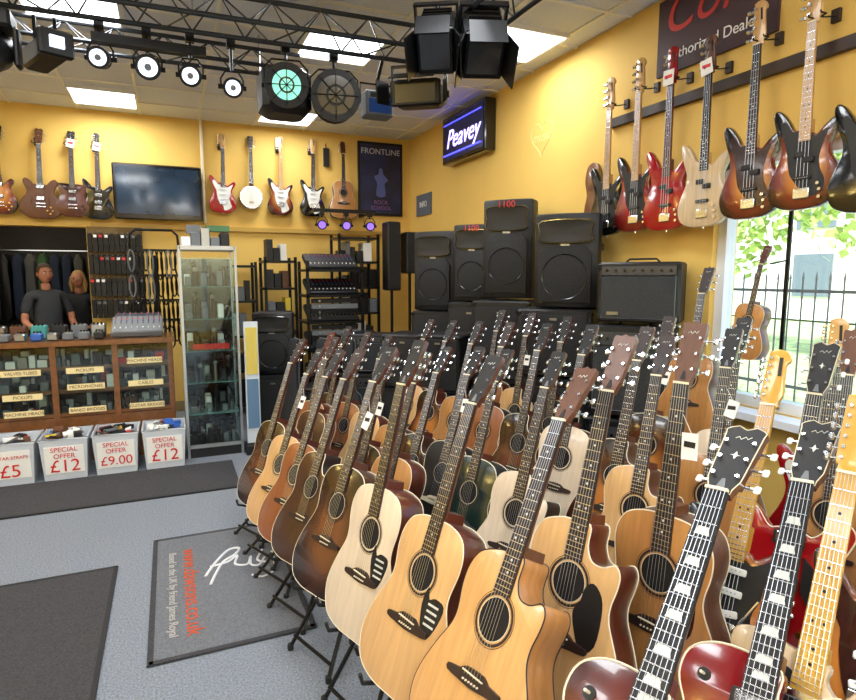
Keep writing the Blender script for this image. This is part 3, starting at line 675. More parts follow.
def mover(x,y,z,d,sc=1.,lens=lensd,zt=3.04):
    b=MB();b.bbox((x,y,zt-.09),(.24*sc,.22*sc,.10),blackp,b=.015)
    for s in (-1,1): b.bbox((x+s*.13*sc,y,zt-.12-.12*sc),(.03,.10*sc,.24*sc),blackp,b=.01)
    d=V(d).normalized();c=V((x,y,zt-.15-.13*sc));M=orient(d,c);b.M=M
    n=20
    prof=[(-.16,.05),(-.14,.09),(-.02,.105),(.08,.10),(.15,.085),(.16,.08)]
    for (a,r0),(q,r1) in zip(prof[:-1],prof[1:]): b.cyl((0,0,a*sc),(0,0,q*sc),r0*sc,blackp,r1=r1*sc,n=n)
    b.cyl((0,0,.158*sc),(0,0,.164*sc),.065*sc,lens,n=n)
    for i in range(5): b.box((0,.10*sc,(-.1+.04*i)*sc),(.1*sc,.02*sc,.012),black)
    b.M=Matrix.Identity(4);b.obj("moving_head_light")
mover(-.80,4.0,2.8,(-.3,-1,-.6),.85)
def floodbox(x,y,z,yaw,tilt,w=.2,l=.34,h=.22):
    b=MB();T=Matrix.Translation((x,y,z))@Matrix.Rotation(R(yaw),4,'Z')@Matrix.Rotation(R(tilt),4,'X');b.M=T
    b.bbox((0,0,0),(w,l,h),blackp,b=.03)
    for i in range(5): b.box((0,-l*.3+l*.14*i,h/2+.005),(w*.8,.012,.02),black)
    b.bbox((0,-l/2-.01,0),(w*1.02,.03,h*1.02),black,b=.01);b.box((0,-l/2-.027,0),(w*.8,.004,h*.75),lensd)
    for s in (-1,1):
        b.box((s*(w/2+.015),0,.07),(.012,.05,.22),black);b.cyl((s*(w/2),0,0),(s*(w/2+.035),0,0),.022,black,n=10)
        b.box((s*w*.62,-l/2-.07,0),(.006,.14,h*.9),black,rot=Matrix.Rotation(R(s*18),4,'Z'))
    b.box((0,-l/2-.07,h*.62),(w*.9,.14,.006),black,rot=Matrix.Rotation(R(18),4,'X'))
    b.box((0,0,.18),(w+.045,.05,.012),black)
    b.M=Matrix.Identity(4)
    b.cyl((x,y,z+.12),(x,y,3.10),.012,black);b.obj("stage_floodlight")
floodbox(1.46,3.22,2.92,-30,38,w=.20,l=.34,h=.24);floodbox(1.68,3.12,2.93,-20,48,w=.22,l=.36,h=.26)
floodbox(1.56,3.72,2.76,-35,8,w=.32,l=.24,h=.15)
b=MB();b.bbox((-.58,4.15,2.86),(.14,.40,.12),blackp,b=.015,rot=Matrix.Rotation(R(25),4,'Z'));b.bbox((-.50,3.93,2.85),(.17,.05,.14),black,b=.01,rot=Matrix.Rotation(R(25),4,'Z'));b.box((-.49,3.90,2.85),(.07,.02,.06),lensw,rot=Matrix.Rotation(R(25),4,'Z'));b.tube([(-.62,4.1,2.9),(-.62,4.1,3.04)],.01,black);b.tube([(-.52,4.1,2.9),(-.52,4.1,3.04)],.01,black);b.obj("scanner_light")
b=MB();b.bbox((1.40,4.12,2.78),(.20,.14,.17),greyp,b=.01);b.box((1.40,4.046,2.76),(.16,.006,.09),lensb);b.box((1.40,4.045,2.83),(.14,.006,.03),black);b.tube([(1.28,4.12,2.80),(1.28,4.12,2.92),(1.52,4.12,2.92),(1.52,4.12,2.80)],.007,black);b.cyl((1.40,4.12,2.92),(1.40,4.0,3.04),.012,black);b.obj("flood_light")
# ------------------------------------------------------------------ speakers
gr=mat("speaker_grille",'17181b',.6,noise=.6,nscale=200,bump=.6)
def speaker(x,y,z,w,d,h,face,horn=True,label=None,name="pa_speaker"):
    b=MB();T=Matrix.Translation((x,y,z))@Matrix.Rotation(R(face-270),4,'Z')
    X=w/2;tp=X*.68
    if horn:
        pl=crom([(-X*.93,-d*.44),(-X*.5,-d*.5),(0,-d*.52),(X*.5,-d*.5),(X*.93,-d*.44),(X,-d*.36),(X*.98,d*.0),(tp,d*.44),(tp*.85,d/2),(-tp*.85,d/2),(-tp,d*.44),(-X*.98,d*.0),(-X,-d*.36)],3)
        b.prism(pl,0,h,blackp,blackp,blackp,rd=.018)
        g=[(-X*.82,0),(X*.82,0),(X*.82,h*.52),(X*.6,h*.60),(-X*.6,h*.60),(-X*.82,h*.52)]
        b.M=Matrix.Translation((0,-d*.515,h*.06))@Matrix.Rotation(R(90),4,'X');b.prism(g,-.02,.012,gr,rd=.005)
        R1=min(X*.7,h*.25);b.tube([(R1*math.cos(t*math.pi/12),h*.27+R1*math.sin(t*math.pi/12),.013) for t in range(24)],.004,blackg,n=5,closed=True)
        b.M=Matrix.Translation((0,-d*.52,h*.81))@Matrix.Rotation(R(90),4,'X')
        o=[(-X*.72,-h*.11),(X*.72,-h*.11),(X*.78,0),(X*.72,h*.11),(-X*.72,h*.11),(-X*.78,0)];oo=crom(o,3);ii=[(p[0]*.3,p[1]*.45) for p in oo];N=len(oo)
        b.tube([(p[0],p[1],.008) for p in oo],.007,blackg,n=6,closed=True)
        b.add([(p[0],p[1],.010) for p in oo]+[(p[0],p[1],.001) for p in ii],[(i,(i+1)%N,N+(i+1)%N,N+i) for i in range(N)]+[tuple(range(N,2*N))],blackp)
        b.M=Matrix.Identity(4)
        for s in (-1,1): b.cyl((s*X*.75,-d*.49,h*.07),(s*X*.75,-d*.53,h*.07),.018,black,n=10)
        b.box((0,-d*.52-.004,h*.665),(.06,.006,.020),steel)
    else:
        b.bbox((0,0,h/2),(w,d,h),blackp,b=.012)
        b.bbox((0,-d/2-.002,h*.5),(w*.88,.016,h*.86),gr,b=.006);b.box((0,-d/2-.012,h*.86),(.05,.004,.016),steel)
        for s in (-1,1):
            for zz in (.03,h-.03): b.bbox((s*(X-.02),-d/2+.02,zz),(.05,.05,.05),black,b=.012)
    for s in (-1,1): b.box((s*(X-.002),0,h*.65),(.01,.12,.05),black)
    o=b.obj(name,T)
    if label: text(label,.075,T@Matrix.Translation((0,-d*.52-.017,h*.945))@Matrix.Rotation(R(90),4,'X'),redp,o)
    return o
F_=222
speaker(2.68,4.36,1.41,.42,.38,.80,F_,label="1100");speaker(2.64,4.36,.70,.5,.44,.69,F_,horn=False,name="subwoofer");speaker(2.64,4.36,0,.5,.44,.69,F_,horn=False,name="subwoofer")
speaker(2.70,3.60,1.37,.45,.38,.66,F_);speaker(2.62,3.60,.88,.54,.42,.48,F_,horn=False,name="subwoofer");speaker(2.62,3.60,.0,.54,.42,.87,F_,horn=False,name="subwoofer")
speaker(2.68,4.98,1.36,.38,.34,.70,F_,label="1100");speaker(2.67,4.98,.66,.44,.4,.69,F_,horn=False,name="subwoofer");speaker(2.67,4.98,0,.44,.4,.65,F_,horn=False,name="subwoofer")
speaker(2.55,5.55,1.25,.44,.36,.78,F_);speaker(2.55,5.55,.62,.46,.42,.62,F_,horn=False,name="subwoofer");speaker(2.55,5.55,0,.46,.42,.61,F_,horn=False,name="subwoofer")
speaker(2.12,5.25,.55,.44,.42,.50,F_,horn=False,name="subwoofer");speaker(2.12,5.25,0,.44,.42,.54,F_,horn=False,name="subwoofer")
speaker(2.18,4.62,.60,.4,.36,.5,F_,horn=False,name="subwoofer");speaker(2.18,4.62,0,.42,.38,.59,F_,horn=False,name="subwoofer")
def amp(x,y,z,w,d,h,face,gm):
    b=MB();T=Matrix.Translation((x,y,z))@Matrix.Rotation(R(face-270),4,'Z')
    b.bbox((0,0,h/2),(w,d,h),blackp,b=.012)
    b.box((0,-d/2-.002,h*.42),(w*.9,.008,h*.7),gm);b.box((0,-d/2-.004,h*.86),(w*.9,.01,h*.14),mat("amp_panel",'4a4c50',.4,.5))
    b.tube([(-w*.45,-d/2-.006,h*.07),(w*.45,-d/2-.006,h*.07),(w*.45,-d/2-.006,h*.77),(-w*.45,-d/2-.006,h*.77)],.003,steel,n=4,closed=True)
    for i in range(8): b.cyl((-w*.38+w*.11*i,-d/2-.006,h*.86),(-w*.38+w*.11*i,-d/2-.02,h*.86),.009,blackg,n=10)
    b.box((-w*.3,-d/2-.008,h*.15),(.07,.004,.02),steel)
    for s in (-1,1):
        for zz in (.03,h-.03): b.bbox((s*(w/2-.012),-d/2+.012,zz),(.03,.03,.045),black,b=.008)
    b.tube([(-.1,0,h),(-.08,0,h+.02),(.08,0,h+.02),(.1,0,h)],.007,rubber)
    b.obj("combo_amplifier",T)
gcl=mat("amp_cloth",'303234',.8,noise=.5,nscale=150)
amp(2.71,2.88,1.31,.48,.26,.37,216,gcl);amp(2.69,2.90,.72,.48,.30,.57,216,gcl);amp(2.69,2.90,.0,.50,.32,.70,216,gcl)
def pole_speaker(x,y,z0,w,h,d=.22):
    b=MB();b.bbox((x,y,z0+h/2),(w,d,h),blackp,b=.012);b.box((x,y-d/2-.004,z0+h/2),(w*.86,.01,h*.92),gr)
    b.cyl((x,y,.35),(x,y,z0),.018,black);
    for k in range(3):
        a=2*math.pi*k/3+.4;b.tube([(x,y,.55),(x+.16*math.cos(a),y+.16*math.sin(a),.012)],.011,black)
    b.obj("speaker_on_stand")
pole_speaker(2.44,6.70,1.42,.16,.80);pole_speaker(2.64,6.62,1.62,.15,.48);pole_speaker(2.80,6.45,1.70,.13,.33)
# ------------------------------------------------------------------ racks of electronics at the back
def shelf_unit(x,y,w,d,h,levels,name,fillf,m=black):
    b=MB()
    for sx in (-1,1):
        for sy in (-1,1): b.box((x+sx*(w/2-.015),y+sy*(d/2-.015),h/2),(.03,.03,h),m)
    for z in levels: b.box((x,y,z),(w,d,.025),m)
    fillf(b,levels);b.obj(name)
def mixer(b,x,y,z,w,d,tilt=25,body=blackp):
    Rm=Matrix.Rotation(R(tilt),4,'X');b.bbox((x,y,z+.09),(w,d,.06),body,b=.01,rot=Rm)
    T=Matrix.Translation((x,y,z+.09))@Rm;o=b.M;b.M=o@T
    nx=int(w/.045)
    for i in range(nx):
        for j in range(4): b.cyl((-w*.43+i*w*.86/(nx-1),d*.4-j*d*.13,.03),(-w*.43+i*w*.86/(nx-1),d*.4-j*d*.13,.040),.006,[greyp,redp,bluep,greyp][j],n=6)
        b.box((-w*.43+i*w*.86/(nx-1),-d*.3,.034),(.008,.02,.010),white)
    b.M=o
def f1(b,lv):
    for z in lv[1:]:
        mixer(b,1.62,6.4,z,.55,.34)
        for k in range(4 if z<1.6 else 0): b.box((1.62,6.24,z-.05-.06*k),(.5,.05,.05),[blackp,greyp,black,blackp][k]);b.cyl((1.45,6.215,z-.05-.06*k),(1.45,6.205,z-.05-.06*k),.012,steel,n=8)
def mkshelf(b,x,y,w,d,lv,gap=.008,cols=None,hmax=.26):
    for z in lv:
        q=x-w/2+.03
        while q<x+w/2-.08:
            ww=random.uniform(.05,.14);hh=random.uniform(.10,hmax)
            b.box((q+ww/2,y-random.uniform(0,.05),z+.0125+hh/2),(ww*.94,d*.55,hh),random.choice(cols));q+=ww+gap
shelf_unit(1.62,6.4,.62,.45,1.75,[.1,.45,.8,1.1,1.38,1.65],"mixer_rack",f1)
shelf_unit(2.06,6.95,.50,.4,2.08,[.1,.45,.8,1.15,1.45,1.75,2.03],"equipment_rack",lambda b,lv:mkshelf(b,2.06,6.95,.48,.4,lv[:-1],cols=[blackp,black,greyp,black,blackp,paper]))
shelf_unit(1.14,6.9,.36,.4,1.80,[.1,.45,.8,1.15,1.45,1.75],"storage_shelf",lambda b,lv:mkshelf(b,1.14,6.9,.34,.4,lv,cols=[paper,greyp,blackp,black,yellowp,walnut,blackp]))
shelf_unit(.72,7.2,.42,.35,1.75,[.1,.5,.9,1.3,1.7],"storage_shelf",lambda b,lv:mkshelf(b,.72,7.2,.40,.35,lv[:-1],cols=[blackp,greyp,blackp,white,black]))
for i,x in enumerate((1.66,1.95,2.24)):
    par(x,6.9,2.18,(-.2,-1,-.1),.05,.10,mat("lens_violet",'7a58e0',.3,emit=1.8),zt=2.31,name="disco_light")
b=MB();b.box((1.95,6.95,2.35),(.75,.06,.04),black)
for x in (1.6,2.3): b.box((x,7.22,2.35),(.03,.54,.03),black)
b.obj("disco_light_bracket")
speaker(.98,6.20,.0,.42,.38,.6,250,horn=False,name="subwoofer");speaker(.98,6.20,.61,.40,.36,.62,250)
speaker(1.38,5.72,0,.4,.4,.52,245,horn=False,name="subwoofer")
amp(1.84,5.84,0,.50,.30,.6,240,gcl);amp(1.84,5.84,.61,.48,.28,.4,240,gcl)
bagm=mat("gig_bag_nylon",'121317',.75,noise=.3,nscale=60,bump=.3)
for i,(x,y) in enumerate(((.94,5.36),(1.18,5.26),(1.42,5.16))):
    P=(x,y,.01);T=(x+.10,y+.22,1.04);M,L=frame(P,T,235);b=MB()
    pl=crom([(-.13,0),(.13,0),(.19,.06),(.205,.16),(.17,.27),(.155,.38),(.13,.49),(.07,.56),(.055,.80),(.06,.98),(.03,1.03),(-.03,1.03),(-.06,.98),(-.055,.80),(-.07,.56),(-.13,.49),(-.155,.38),(-.17,.27),(-.205,.16),(-.19,.06)],4)
    pl=[(a*.9,c) for a,c in pl]
    b.prism(pl,-.13,0,bagm,rd=.03);b.tube([(a,c,-.05) for a,c in pl],.004,greyp,n=4,closed=True)
    b.prism(crom([(-.10,.06),(.10,.06),(.12,.16),(.09,.26),(-.09,.26),(-.12,.16)],3),0,.03,bagm,rd=.01);b.box((0,.22,.032),(.07,.02,.003),greyp)
    b.obj("gig_bag",M)
# ------------------------------------------------------------------ counter
cw=wood("counter_oak",'7d4e28',noise=.3,sc=3);cg=glass("counter_glass",'eef6f4',.06)
cx0,cx1,cy0,cy1=-2.6,0.0,5.72,6.3
b=MB()
b.box(((cx0+cx1)/2,(cy0+cy1)/2,1.03),(cx1-cx0+.04,cy1-cy0+.04,.04),cw)
b.box(((cx0+cx1)/2,(cy0+cy1)/2,.2),(cx1-cx0,cy1-cy0-.04,.4),cw)
b.box(((cx0+cx1)/2,cy1-.01,.7),(cx1-cx0,.02,.62),mat("counter_back",'4a3424',.7))
for x in (0-.02,-.46,-.92,-1.38,-1.86,-2.58): b.box((x,cy0+.02,.7),(.045,.04,.62),cw)
b.box((cx1-.01,(cy0+cy1)/2,.7),(.02,cy1-cy0,.62),cw)
for z in (.42,.62,.82): b.box(((cx0+cx1)/2,(cy0+cy1)/2+.02,z),(cx1-cx0-.02,cy1-cy0-.06,.018),cw);b.box(((cx0+cx1)/2,cy0+.03,z),(cx1-cx0,.012,.03),cw)
b.box(((cx0+cx1)/2,cy0+.006,.72),(cx1-cx0-.02,.004,.56),cg)
pal=[blackp,paper,greyp,redp,bluep,yellowp,steel,white,walnut,black,blackp]
pal2=[blackp,paper,greyp,steel,walnut,black,paper,walnut,steel,redp,rosew,greyp]
for z in (.43,.63,.83):
    for yy in (.12,.26):
        x=cx0+.06
        while x<cx1-.1:
            w=random.uniform(.02,.08);h=random.uniform(.02,.09)+yy*.2
            b.box((x+w/2,cy0+yy+random.uniform(-.03,.03),z+h/2),(w*.9,random.uniform(.05,.10),h),random.choice(pal2));x+=w+.008
co=b.obj("display_counter")
for x,z,t in [(-1.15,.80,"VALVES·TUBES"),(-.69,.80,"PICKUPS"),(-.23,.86,"MACHINE HEADS"),(-.69,.66,"MICROPHONES"),(-1.15,.60,"PICKUPS"),(-.69,.46,"BANJO BRIDGES"),(-.23,.46,"GUITAR BRIDGES"),(-1.15,.46,"MACHINE HEADS"),(-.23,.66,"CABLES"),(-1.6,.66,"CAPOS"),(-1.6,.46,"STRAPS")]:
    bb=MB();bb.box((0,0,0),(.28,.05,.004),mat("label_card",'ecd9a0',.6));M=orient((0,-1,0),(x,cy0-.004,z));l=bb.obj("label",M);l.parent=co
    text(t,.036,M@Matrix.Translation((0,0,.003)),mahog,co)
b=MB()
for i in range(9):
    x=-1.5+.115*i;c=[steel,redp,greyp,steel,bluep,steel,greyp,greyp,blackp][i]
    b.bbox((x,5.85,1.085),(.08,.12,.06),c,b=.008)
    for q in (-.022,0,.022): b.cyl((x+q,5.88,1.115),(x+q,5.88,1.13),.008,blackg,n=8)
    b.cyl((x,5.81,1.115),(x,5.81,1.125),.01,chrome,n=8);b.tube([(x-.03,5.91,1.09),(x-.05,5.95,1.07),(x-.02,6.0,1.06)],.005,black)
for i in range(7): b.bbox((-1.5+.15*i,6.04,1.11),(.12,.10,.12),[greyp,steel,walnut,mat("teal_card",'3f8f8a',.5),blackp,greyp,steel][i],b=.01);[b.cyl((-1.53+.15*i+.03*q,6.0,1.17),(-1.53+.15*i+.03*q,6.0,1.185),.009,blackg,n=8) for q in range(3)]
b.obj("effects_pedals")
b=MB();mixer(b,-.28,6.0,1.05,.42,.34,20,greyp);mixer(b,-.28,6.24,1.10,.4,.16,20,blackp);b.obj("mixing_desk")
tubm=mat("tub_plastic",'c8cdd3',.35)
def tub(x,price,full):
    y0,y1=5.26,5.64;w=.33;h=.33;b=MB()
    bx,by=w/2*.88,(y1-y0)/2*.88;tx,ty=w/2,(y1-y0)/2
    vs=[];
    for (X,Y,z) in ((bx,by,0),(tx,ty,h),(tx-.008,ty-.008,h),(bx-.008,by-.008,.01)):
        vs+=[(-X,-Y,z),(X,-Y,z),(X,Y,z),(-X,Y,z)]
    fs=[(3,2,1,0),(12,13,14,15)]
    for k in range(3):
        for i in range(4): fs.append((k*4+i,k*4+(i+1)%4,k*4+4+(i+1)%4,k*4+4+i))
    b.add(vs,fs,tubm)
    b.tube([(-tx,-ty,h),(tx,-ty,h),(tx,ty,h),(-tx,ty,h)],.009,tubm,n=6,closed=True)
    for i in range(34 if full else 14):
        b.box((random.uniform(-.10,.10),random.uniform(-.12,.12),h-.07+random.uniform(0,.06 if not full else .09)),(random.uniform(.05,.11),random.uniform(.04,.1),random.uniform(.01,.04)),random.choice(pal+[blackp,greyp,walnut]),rot=Matrix.Rotation(random.uniform(0,3),4,'Z')@Matrix.Rotation(random.uniform(-.5,.5),4,'X'))
    rt=Matrix.Rotation(math.atan2(ty-by,h),4,'X')
    b.box((0,-(by+ty)/2-.004,h*.5),(.27,.003,.22),paper,rot=rt)
    M=Matrix.Translation((x,(y0+y1)/2,0));o=b.obj("storage_tub",M)
    base=M@Matrix.Translation((0,-(by+ty)/2-.008,h*.5))@rt@Matrix.Rotation(R(90),4,'X')
    text(price,.14 if len(price)<4 else .105,base@Matrix.Translation((0,-.055,0)),redp,o)
    text("SPECIAL\nOFFER" if price!="£5" else "GUITAR STRAPS",.052 if price!="£5" else .034,base@Matrix.Translation((0,.055,0)),redp,o)
for x,p,fl in ((-1.53,"£5",0),(-1.18,"£5",0),(-.82,"£12",1),(-.46,"£9.00",1),(-.10,"£12",1)): tub(x,p,fl)
# ------------------------------------------------------------------ glass cabinet
b=MB();gx0,gx1,gy0,gy1=.09,.54,5.46,5.88;gh=1.85
for x in (gx0,gx1):
    for y in (gy0,gy1): b.box((x,y,gh/2),(.020,.020,gh),alu)
for z in (.10,gh-.02):
    for y in (gy0,gy1): b.box(((gx0+gx1)/2,y,z),(gx1-gx0,.020,.03),alu)
    for x in (gx0,gx1): b.box((x,(gy0+gy1)/2,z),(.020,gy1-gy0,.03),alu)
b.box(((gx0+gx1)/2,(gy0+gy1)/2,.05),(gx1-gx0,gy1-gy0,.1),blackp);b.box(((gx0+gx1)/2,(gy0+gy1)/2,gh-.01),(gx1-gx0,gy1-gy0,.02),alu)
b.box(((gx0+gx1)/2,gy1-.005,gh/2),(gx1-gx0,.004,gh-.2),mat("mirror_back",'3c4246',.1,.9))
for x in (gx0,gx1): b.box((x,(gy0+gy1)/2,gh/2),(.004,gy1-gy0-.03,gh-.2),cg)
b.box(((gx0+gx1)/2,gy0,gh/2),(gx1-gx0-.02,.004,gh-.2),cg)
for z in (.38,.66,.94,1.22,1.5):
    b.box(((gx0+gx1)/2,(gy0+gy1)/2,z),(gx1-gx0-.03,gy1-gy0-.04,.007),mat("shelf_glass",'5a7a76',.1))
for z in (.1,.384,.664,.944,1.224,1.504):
    for yy in (5.56,5.70,5.80):
        for i in range(6):
            h=random.uniform(.06,.19);x=gx0+.06+.065*i;y=yy+random.uniform(-.02,.02)
            if i%2: b.cyl((x,y,z),(x,y,z+h),.014,random.choice([black,steel,blackp]),n=8);b.sph((x,y,z+h+.015),.022,random.choice([steel,black,black]),8,6)
            else: b.bbox((x,y,z+h*.4),(.05,.06,h*.8),random.choice([black,blackp,greyp,steel,paper,blackp,walnut]),b=.006)
b.box(((gx0+gx1)/2,gy0+.03,.98),(.3,.004,.05),redp)
b.obj("glass_display_cabinet")
b=MB()
for i in range(5): b.bbox((.15+.08*i,5.66,gh+.04+.02*(i%3)),(.075,.2,.08+.04*(i%3)),[white,greyp,steel,greyp,blackp][i],b=.006)
b.box((.42,5.7,gh+.16),(.2,.12,.05),mat("green_card",'4a7550',.6));b.box((.22,5.7,gh+.15),(.12,.12,.07),greyp);b.obj("product_boxes")
b=MB();b.box((.645,5.45,.64),(.12,.03,1.1),mat("panel_white",'c9d2dc',.5));b.box((.645,5.432,.93),(.10,.006,.42),mat("panel_yellow",'d2bc58',.6));b.box((.645,5.432,.45),(.10,.006,.45),mat("panel_blue",'5a7a9a',.5));b.box((.645,5.45,.04),(.16,.2,.08),blackp);b.obj("leaflet_stand")
b=MB()
b.box((-.12,6.75,.9),(.05,.05,1.8),black);b.box((-.12,6.75,.02),(.4,.4,.04),black)
for z in (1.15,1.35,1.6,1.85):
    b.box((-.12,6.62,z),(.46,.02,.02),black)
    for i in range(11):
        x=-.33+.042*i;L_=random.uniform(.2,.30)
        pts=[(x+.028*math.sin(t*math.pi/5),6.58+.01*(i%2),z-L_/2+L_/2*math.cos(t*math.pi/5)) for t in range(10)]
        b.tube(pts,.009,random.choice([black,black,black,blackp,black,greyp]),n=5,closed=True)
b.tube([(-.35,6.65,1.85),(-.34,6.65,2.0),(-.28,6.65,2.05),(.05,6.65,2.05),(.1,6.65,2.0),(.11,6.65,1.85)],.014,black);b.obj("cable_rack")
slw=mat("slatwall",'6f572b',.7)
b=MB();b.box((-.52,YB-.03,1.65),(.54,.04,.95),slw)
for i in range(9): b.box((-.52,YB-.055,1.22+.1*i),(.54,.01,.015),black)
for r_ in range(4):
    for i in range(10):
        x=-.76+.053*i;z=2.06-.24*r_
        b.tube([(x,YB-.05,z),(x,YB-.14,z)],.004,steel,n=4);b.box((x,YB-.10,z-.11),(.04,.05,.19),random.choice([black,black,blackp,rubber,black]));b.box((x,YB-.127,z-.04),(.032,.004,.03),random.choice([paper,greyp,redp,black,black]))
b.obj("accessory_rack")
b=MB();b.tube([(-2.3,8.8,1.9),(-.4,8.8,1.9)],.014,steel)
for i in range(14):
    x=-2.2+.13*i;c=random.choice([mat("cloth_green",'2f4f28',.9),mat("cloth_lime",'8a9830',.9),black,mat("cloth_navy",'1a2538',.9),mat("cloth_grey",'4b4b48',.9)])
    pl=crom([(-.05,-.75),(.05,-.75),(.045,-.2),(.05,-.08),(.012,0),(-.012,0),(-.05,-.08),(-.045,-.2)],2);o=b.M
    b.M=Matrix.Translation((x,8.8,1.85))@Matrix.Rotation(R(90),4,'X');b.prism(pl,-.2,.2,c,rd=.015);b.M=o
    b.tube([(x,8.8,1.85),(x,8.8,1.9)],.004,steel,n=4)
for x in (-2.3,-.4): b.tube([(x,8.8,0),(x,8.8,1.9)],.014,steel)
b.obj("clothes_rail")
# ------------------------------------------------------------------ people
def skin(name,verts,edges,rad,m,parent,sub=2):
    me=bpy.data.meshes.new(name);me.from_pydata(verts,edges,[]);o=bpy.data.objects.new(name,me);bpy.context.collection.objects.link(o)
    md=o.modifiers.new("Skin",'SKIN');md.use_smooth_shade=True
    me.materials.append(m)
    for i,r_ in enumerate(rad):
        rr=r_ if isinstance(r_,tuple) else (r_,r_);me.skin_vertices[0].data[i].radius=rr;me.skin_vertices[0].data[i].use_root=(i==0)
    s=o.modifiers.new("Sub",'SUBSURF');s.levels=sub;s.render_levels=sub
    o.parent=parent;return o
skn=mat("skin",'b87c60',.55,noise=.08,nscale=20)
def person(name,x,y,face,sc,shirt,trous,hairc,longhair=False,glasses=False):
    e=empty(name,Matrix.Translation((x,y,0))@Matrix.Rotation(R(face-270),4,'Z')@Matrix.Scale(sc,4))
    sm=mat(name+"_shirt",shirt,.85,noise=.15,nscale=15);tm=mat(name+"_trousers",trous,.9,noise=.15,nscale=20);hm_=mat(name+"_hair",hairc,.8,noise=.3,nscale=40)
    vs=[(0,0,.96),(0,0,1.10),(0,-.01,1.28),(0,0,1.42),(0,0,1.49)];ed=[(0,1),(1,2),(2,3),(3,4)];rd=[(.16,.12),(.155,.12),(.165,.125),(.12,.09),(.062,.062)]
    for s in (-1,1):
        k=len(vs);vs+=[(s*.17,0,1.42),(s*.225,-.01,1.28),(s*.24,-.02,1.20)];ed+=[(3,k),(k,k+1),(k+1,k+2)];rd+=[.062,.056,.052]
    skin("torso",vs,ed,rd,sm,e)
    vs=[(0,0,.97)];ed=[];rd=[(.15,.115)]
    for s in (-1,1):
        k=len(vs);vs+=[(s*.09,0,.88),(s*.10,-.01,.50),(s*.10,.01,.10)];ed+=[(0,k),(k,k+1),(k+1,k+2)];rd+=[.09,.062,.05]
    skin("trousers",vs,ed,rd,tm,e)
    for s in (-1,1):
        skin("shoe",[(s*.10,.04,.045),(s*.11,-.08,.04),(s*.115,-.18,.03)],[(0,1),(1,2)],[.045,.042,.03],rubber,e,1)
        skin("arm",[(s*.238,-.018,1.24),(s*.25,-.02,1.12),(s*.225,-.14,1.06),(s*.19,-.25,1.07),(s*.185,-.31,1.07)],[(0,1),(1,2),(2,3),(3,4)],[.042,.040,.034,(.025,.02),(.038,.014)],skn,e)
        for j in range(4):
            fx=s*(.185+(j-1.5)*.019);ln=[.06,.075,.07,.055][j]
            skin("finger",[(fx,-.315,1.07),(fx,-.34-ln*.3,1.068),(fx,-.34-ln*.75,1.055),(fx,-.34-ln,1.04)],[(0,1),(1,2),(2,3)],[.009,.0085,.008,.007],skn,e,1)
        skin("thumb",[(s*.16,-.285,1.068),(s*.135,-.31,1.06),(s*.128,-.34,1.05)],[(0,1),(1,2)],[.012,.010,.009],skn,e,1)
    skin("neck",[(0,.005,1.46),(0,0,1.57)],[(0,1)],[.055,.052],skn,e)
    b=MB();cz=1.665
    b.sph((0,0,cz),(.075,.092,.112),skn,20,14)
    b.v=[((x*(1-.28*max(0,(cz-.02-z)/.1)),y*(1-.12*max(0,(cz-.04-z)/.1))-(.008 if z<cz-.05 else 0),z)) for x,y,z in b.v]
    b.sph((0,-.095,cz-.02),(.014,.022,.022),skn,8,6);b.box((0,-.09,cz),(.014,.02,.05),skn,top=.6)
    for s in (-1,1):
        b.sph((s*.029,-.080,cz+.008),(.013,.009,.008),white,8,6);b.sph((s*.029,-.0875,cz+.008),(.006,.003,.006),ebony,8,5)
        b.box((s*.03,-.088,cz+.028),(.032,.008,.006),hm_);b.sph((s*.077,.005,cz-.005),(.010,.02,.03),skn,8,6)
        if glasses: b.tube([(s*.03+.02*math.cos(t),-.098,cz+.008+.016*math.sin(t)) for t in [k*math.pi/5 for k in range(10)]],.002,ebony,closed=True,n=4)
    b.sph((0,-.087,cz-.06),(.024,.008,.007),mat("lips",'9c4a44',.5),8,6)
    b.obj("head",None,e)
    b=MB();b.sph((0,.012,cz+.022),(.083,.095,.105),hm_,20,12)
    b.v=[(x,(y if (z>cz+.06 or y>-.03) else -.03+(y+.03)*.15),z) for x,y,z in b.v]
    if longhair: b.tube([(0,.045,cz+.06),(0,.07,cz-.04),(0,.065,cz-.16),(0,.06,cz-.22)],[.07,.085,.08,.05],hm_,n=14);[b.tube([(s*.07,-.01,cz+.04),(s*.085,0,cz-.06),(s*.08,.0,cz-.16)],[.02,.03,.015],hm_,n=8) for s in(-1,1)]
    b.obj("hair",None,e)
person("man",-1.27,7.84,300,.97,'33363b','20242c','3e3024')
person("woman",-1.02,8.42,262,.93,'1f2126','1c1c22','a88450',True)
bl=bpy.data.lights.new("storeroom_lamp",'AREA');bl.size=.8;bl.energy=7;bl.color=(1,.93,.8);bo=bpy.data.objects.new("storeroom_lamp",bl);bo.location=(-1.4,8.2,2.42);bpy.context.collection.objects.link(bo)
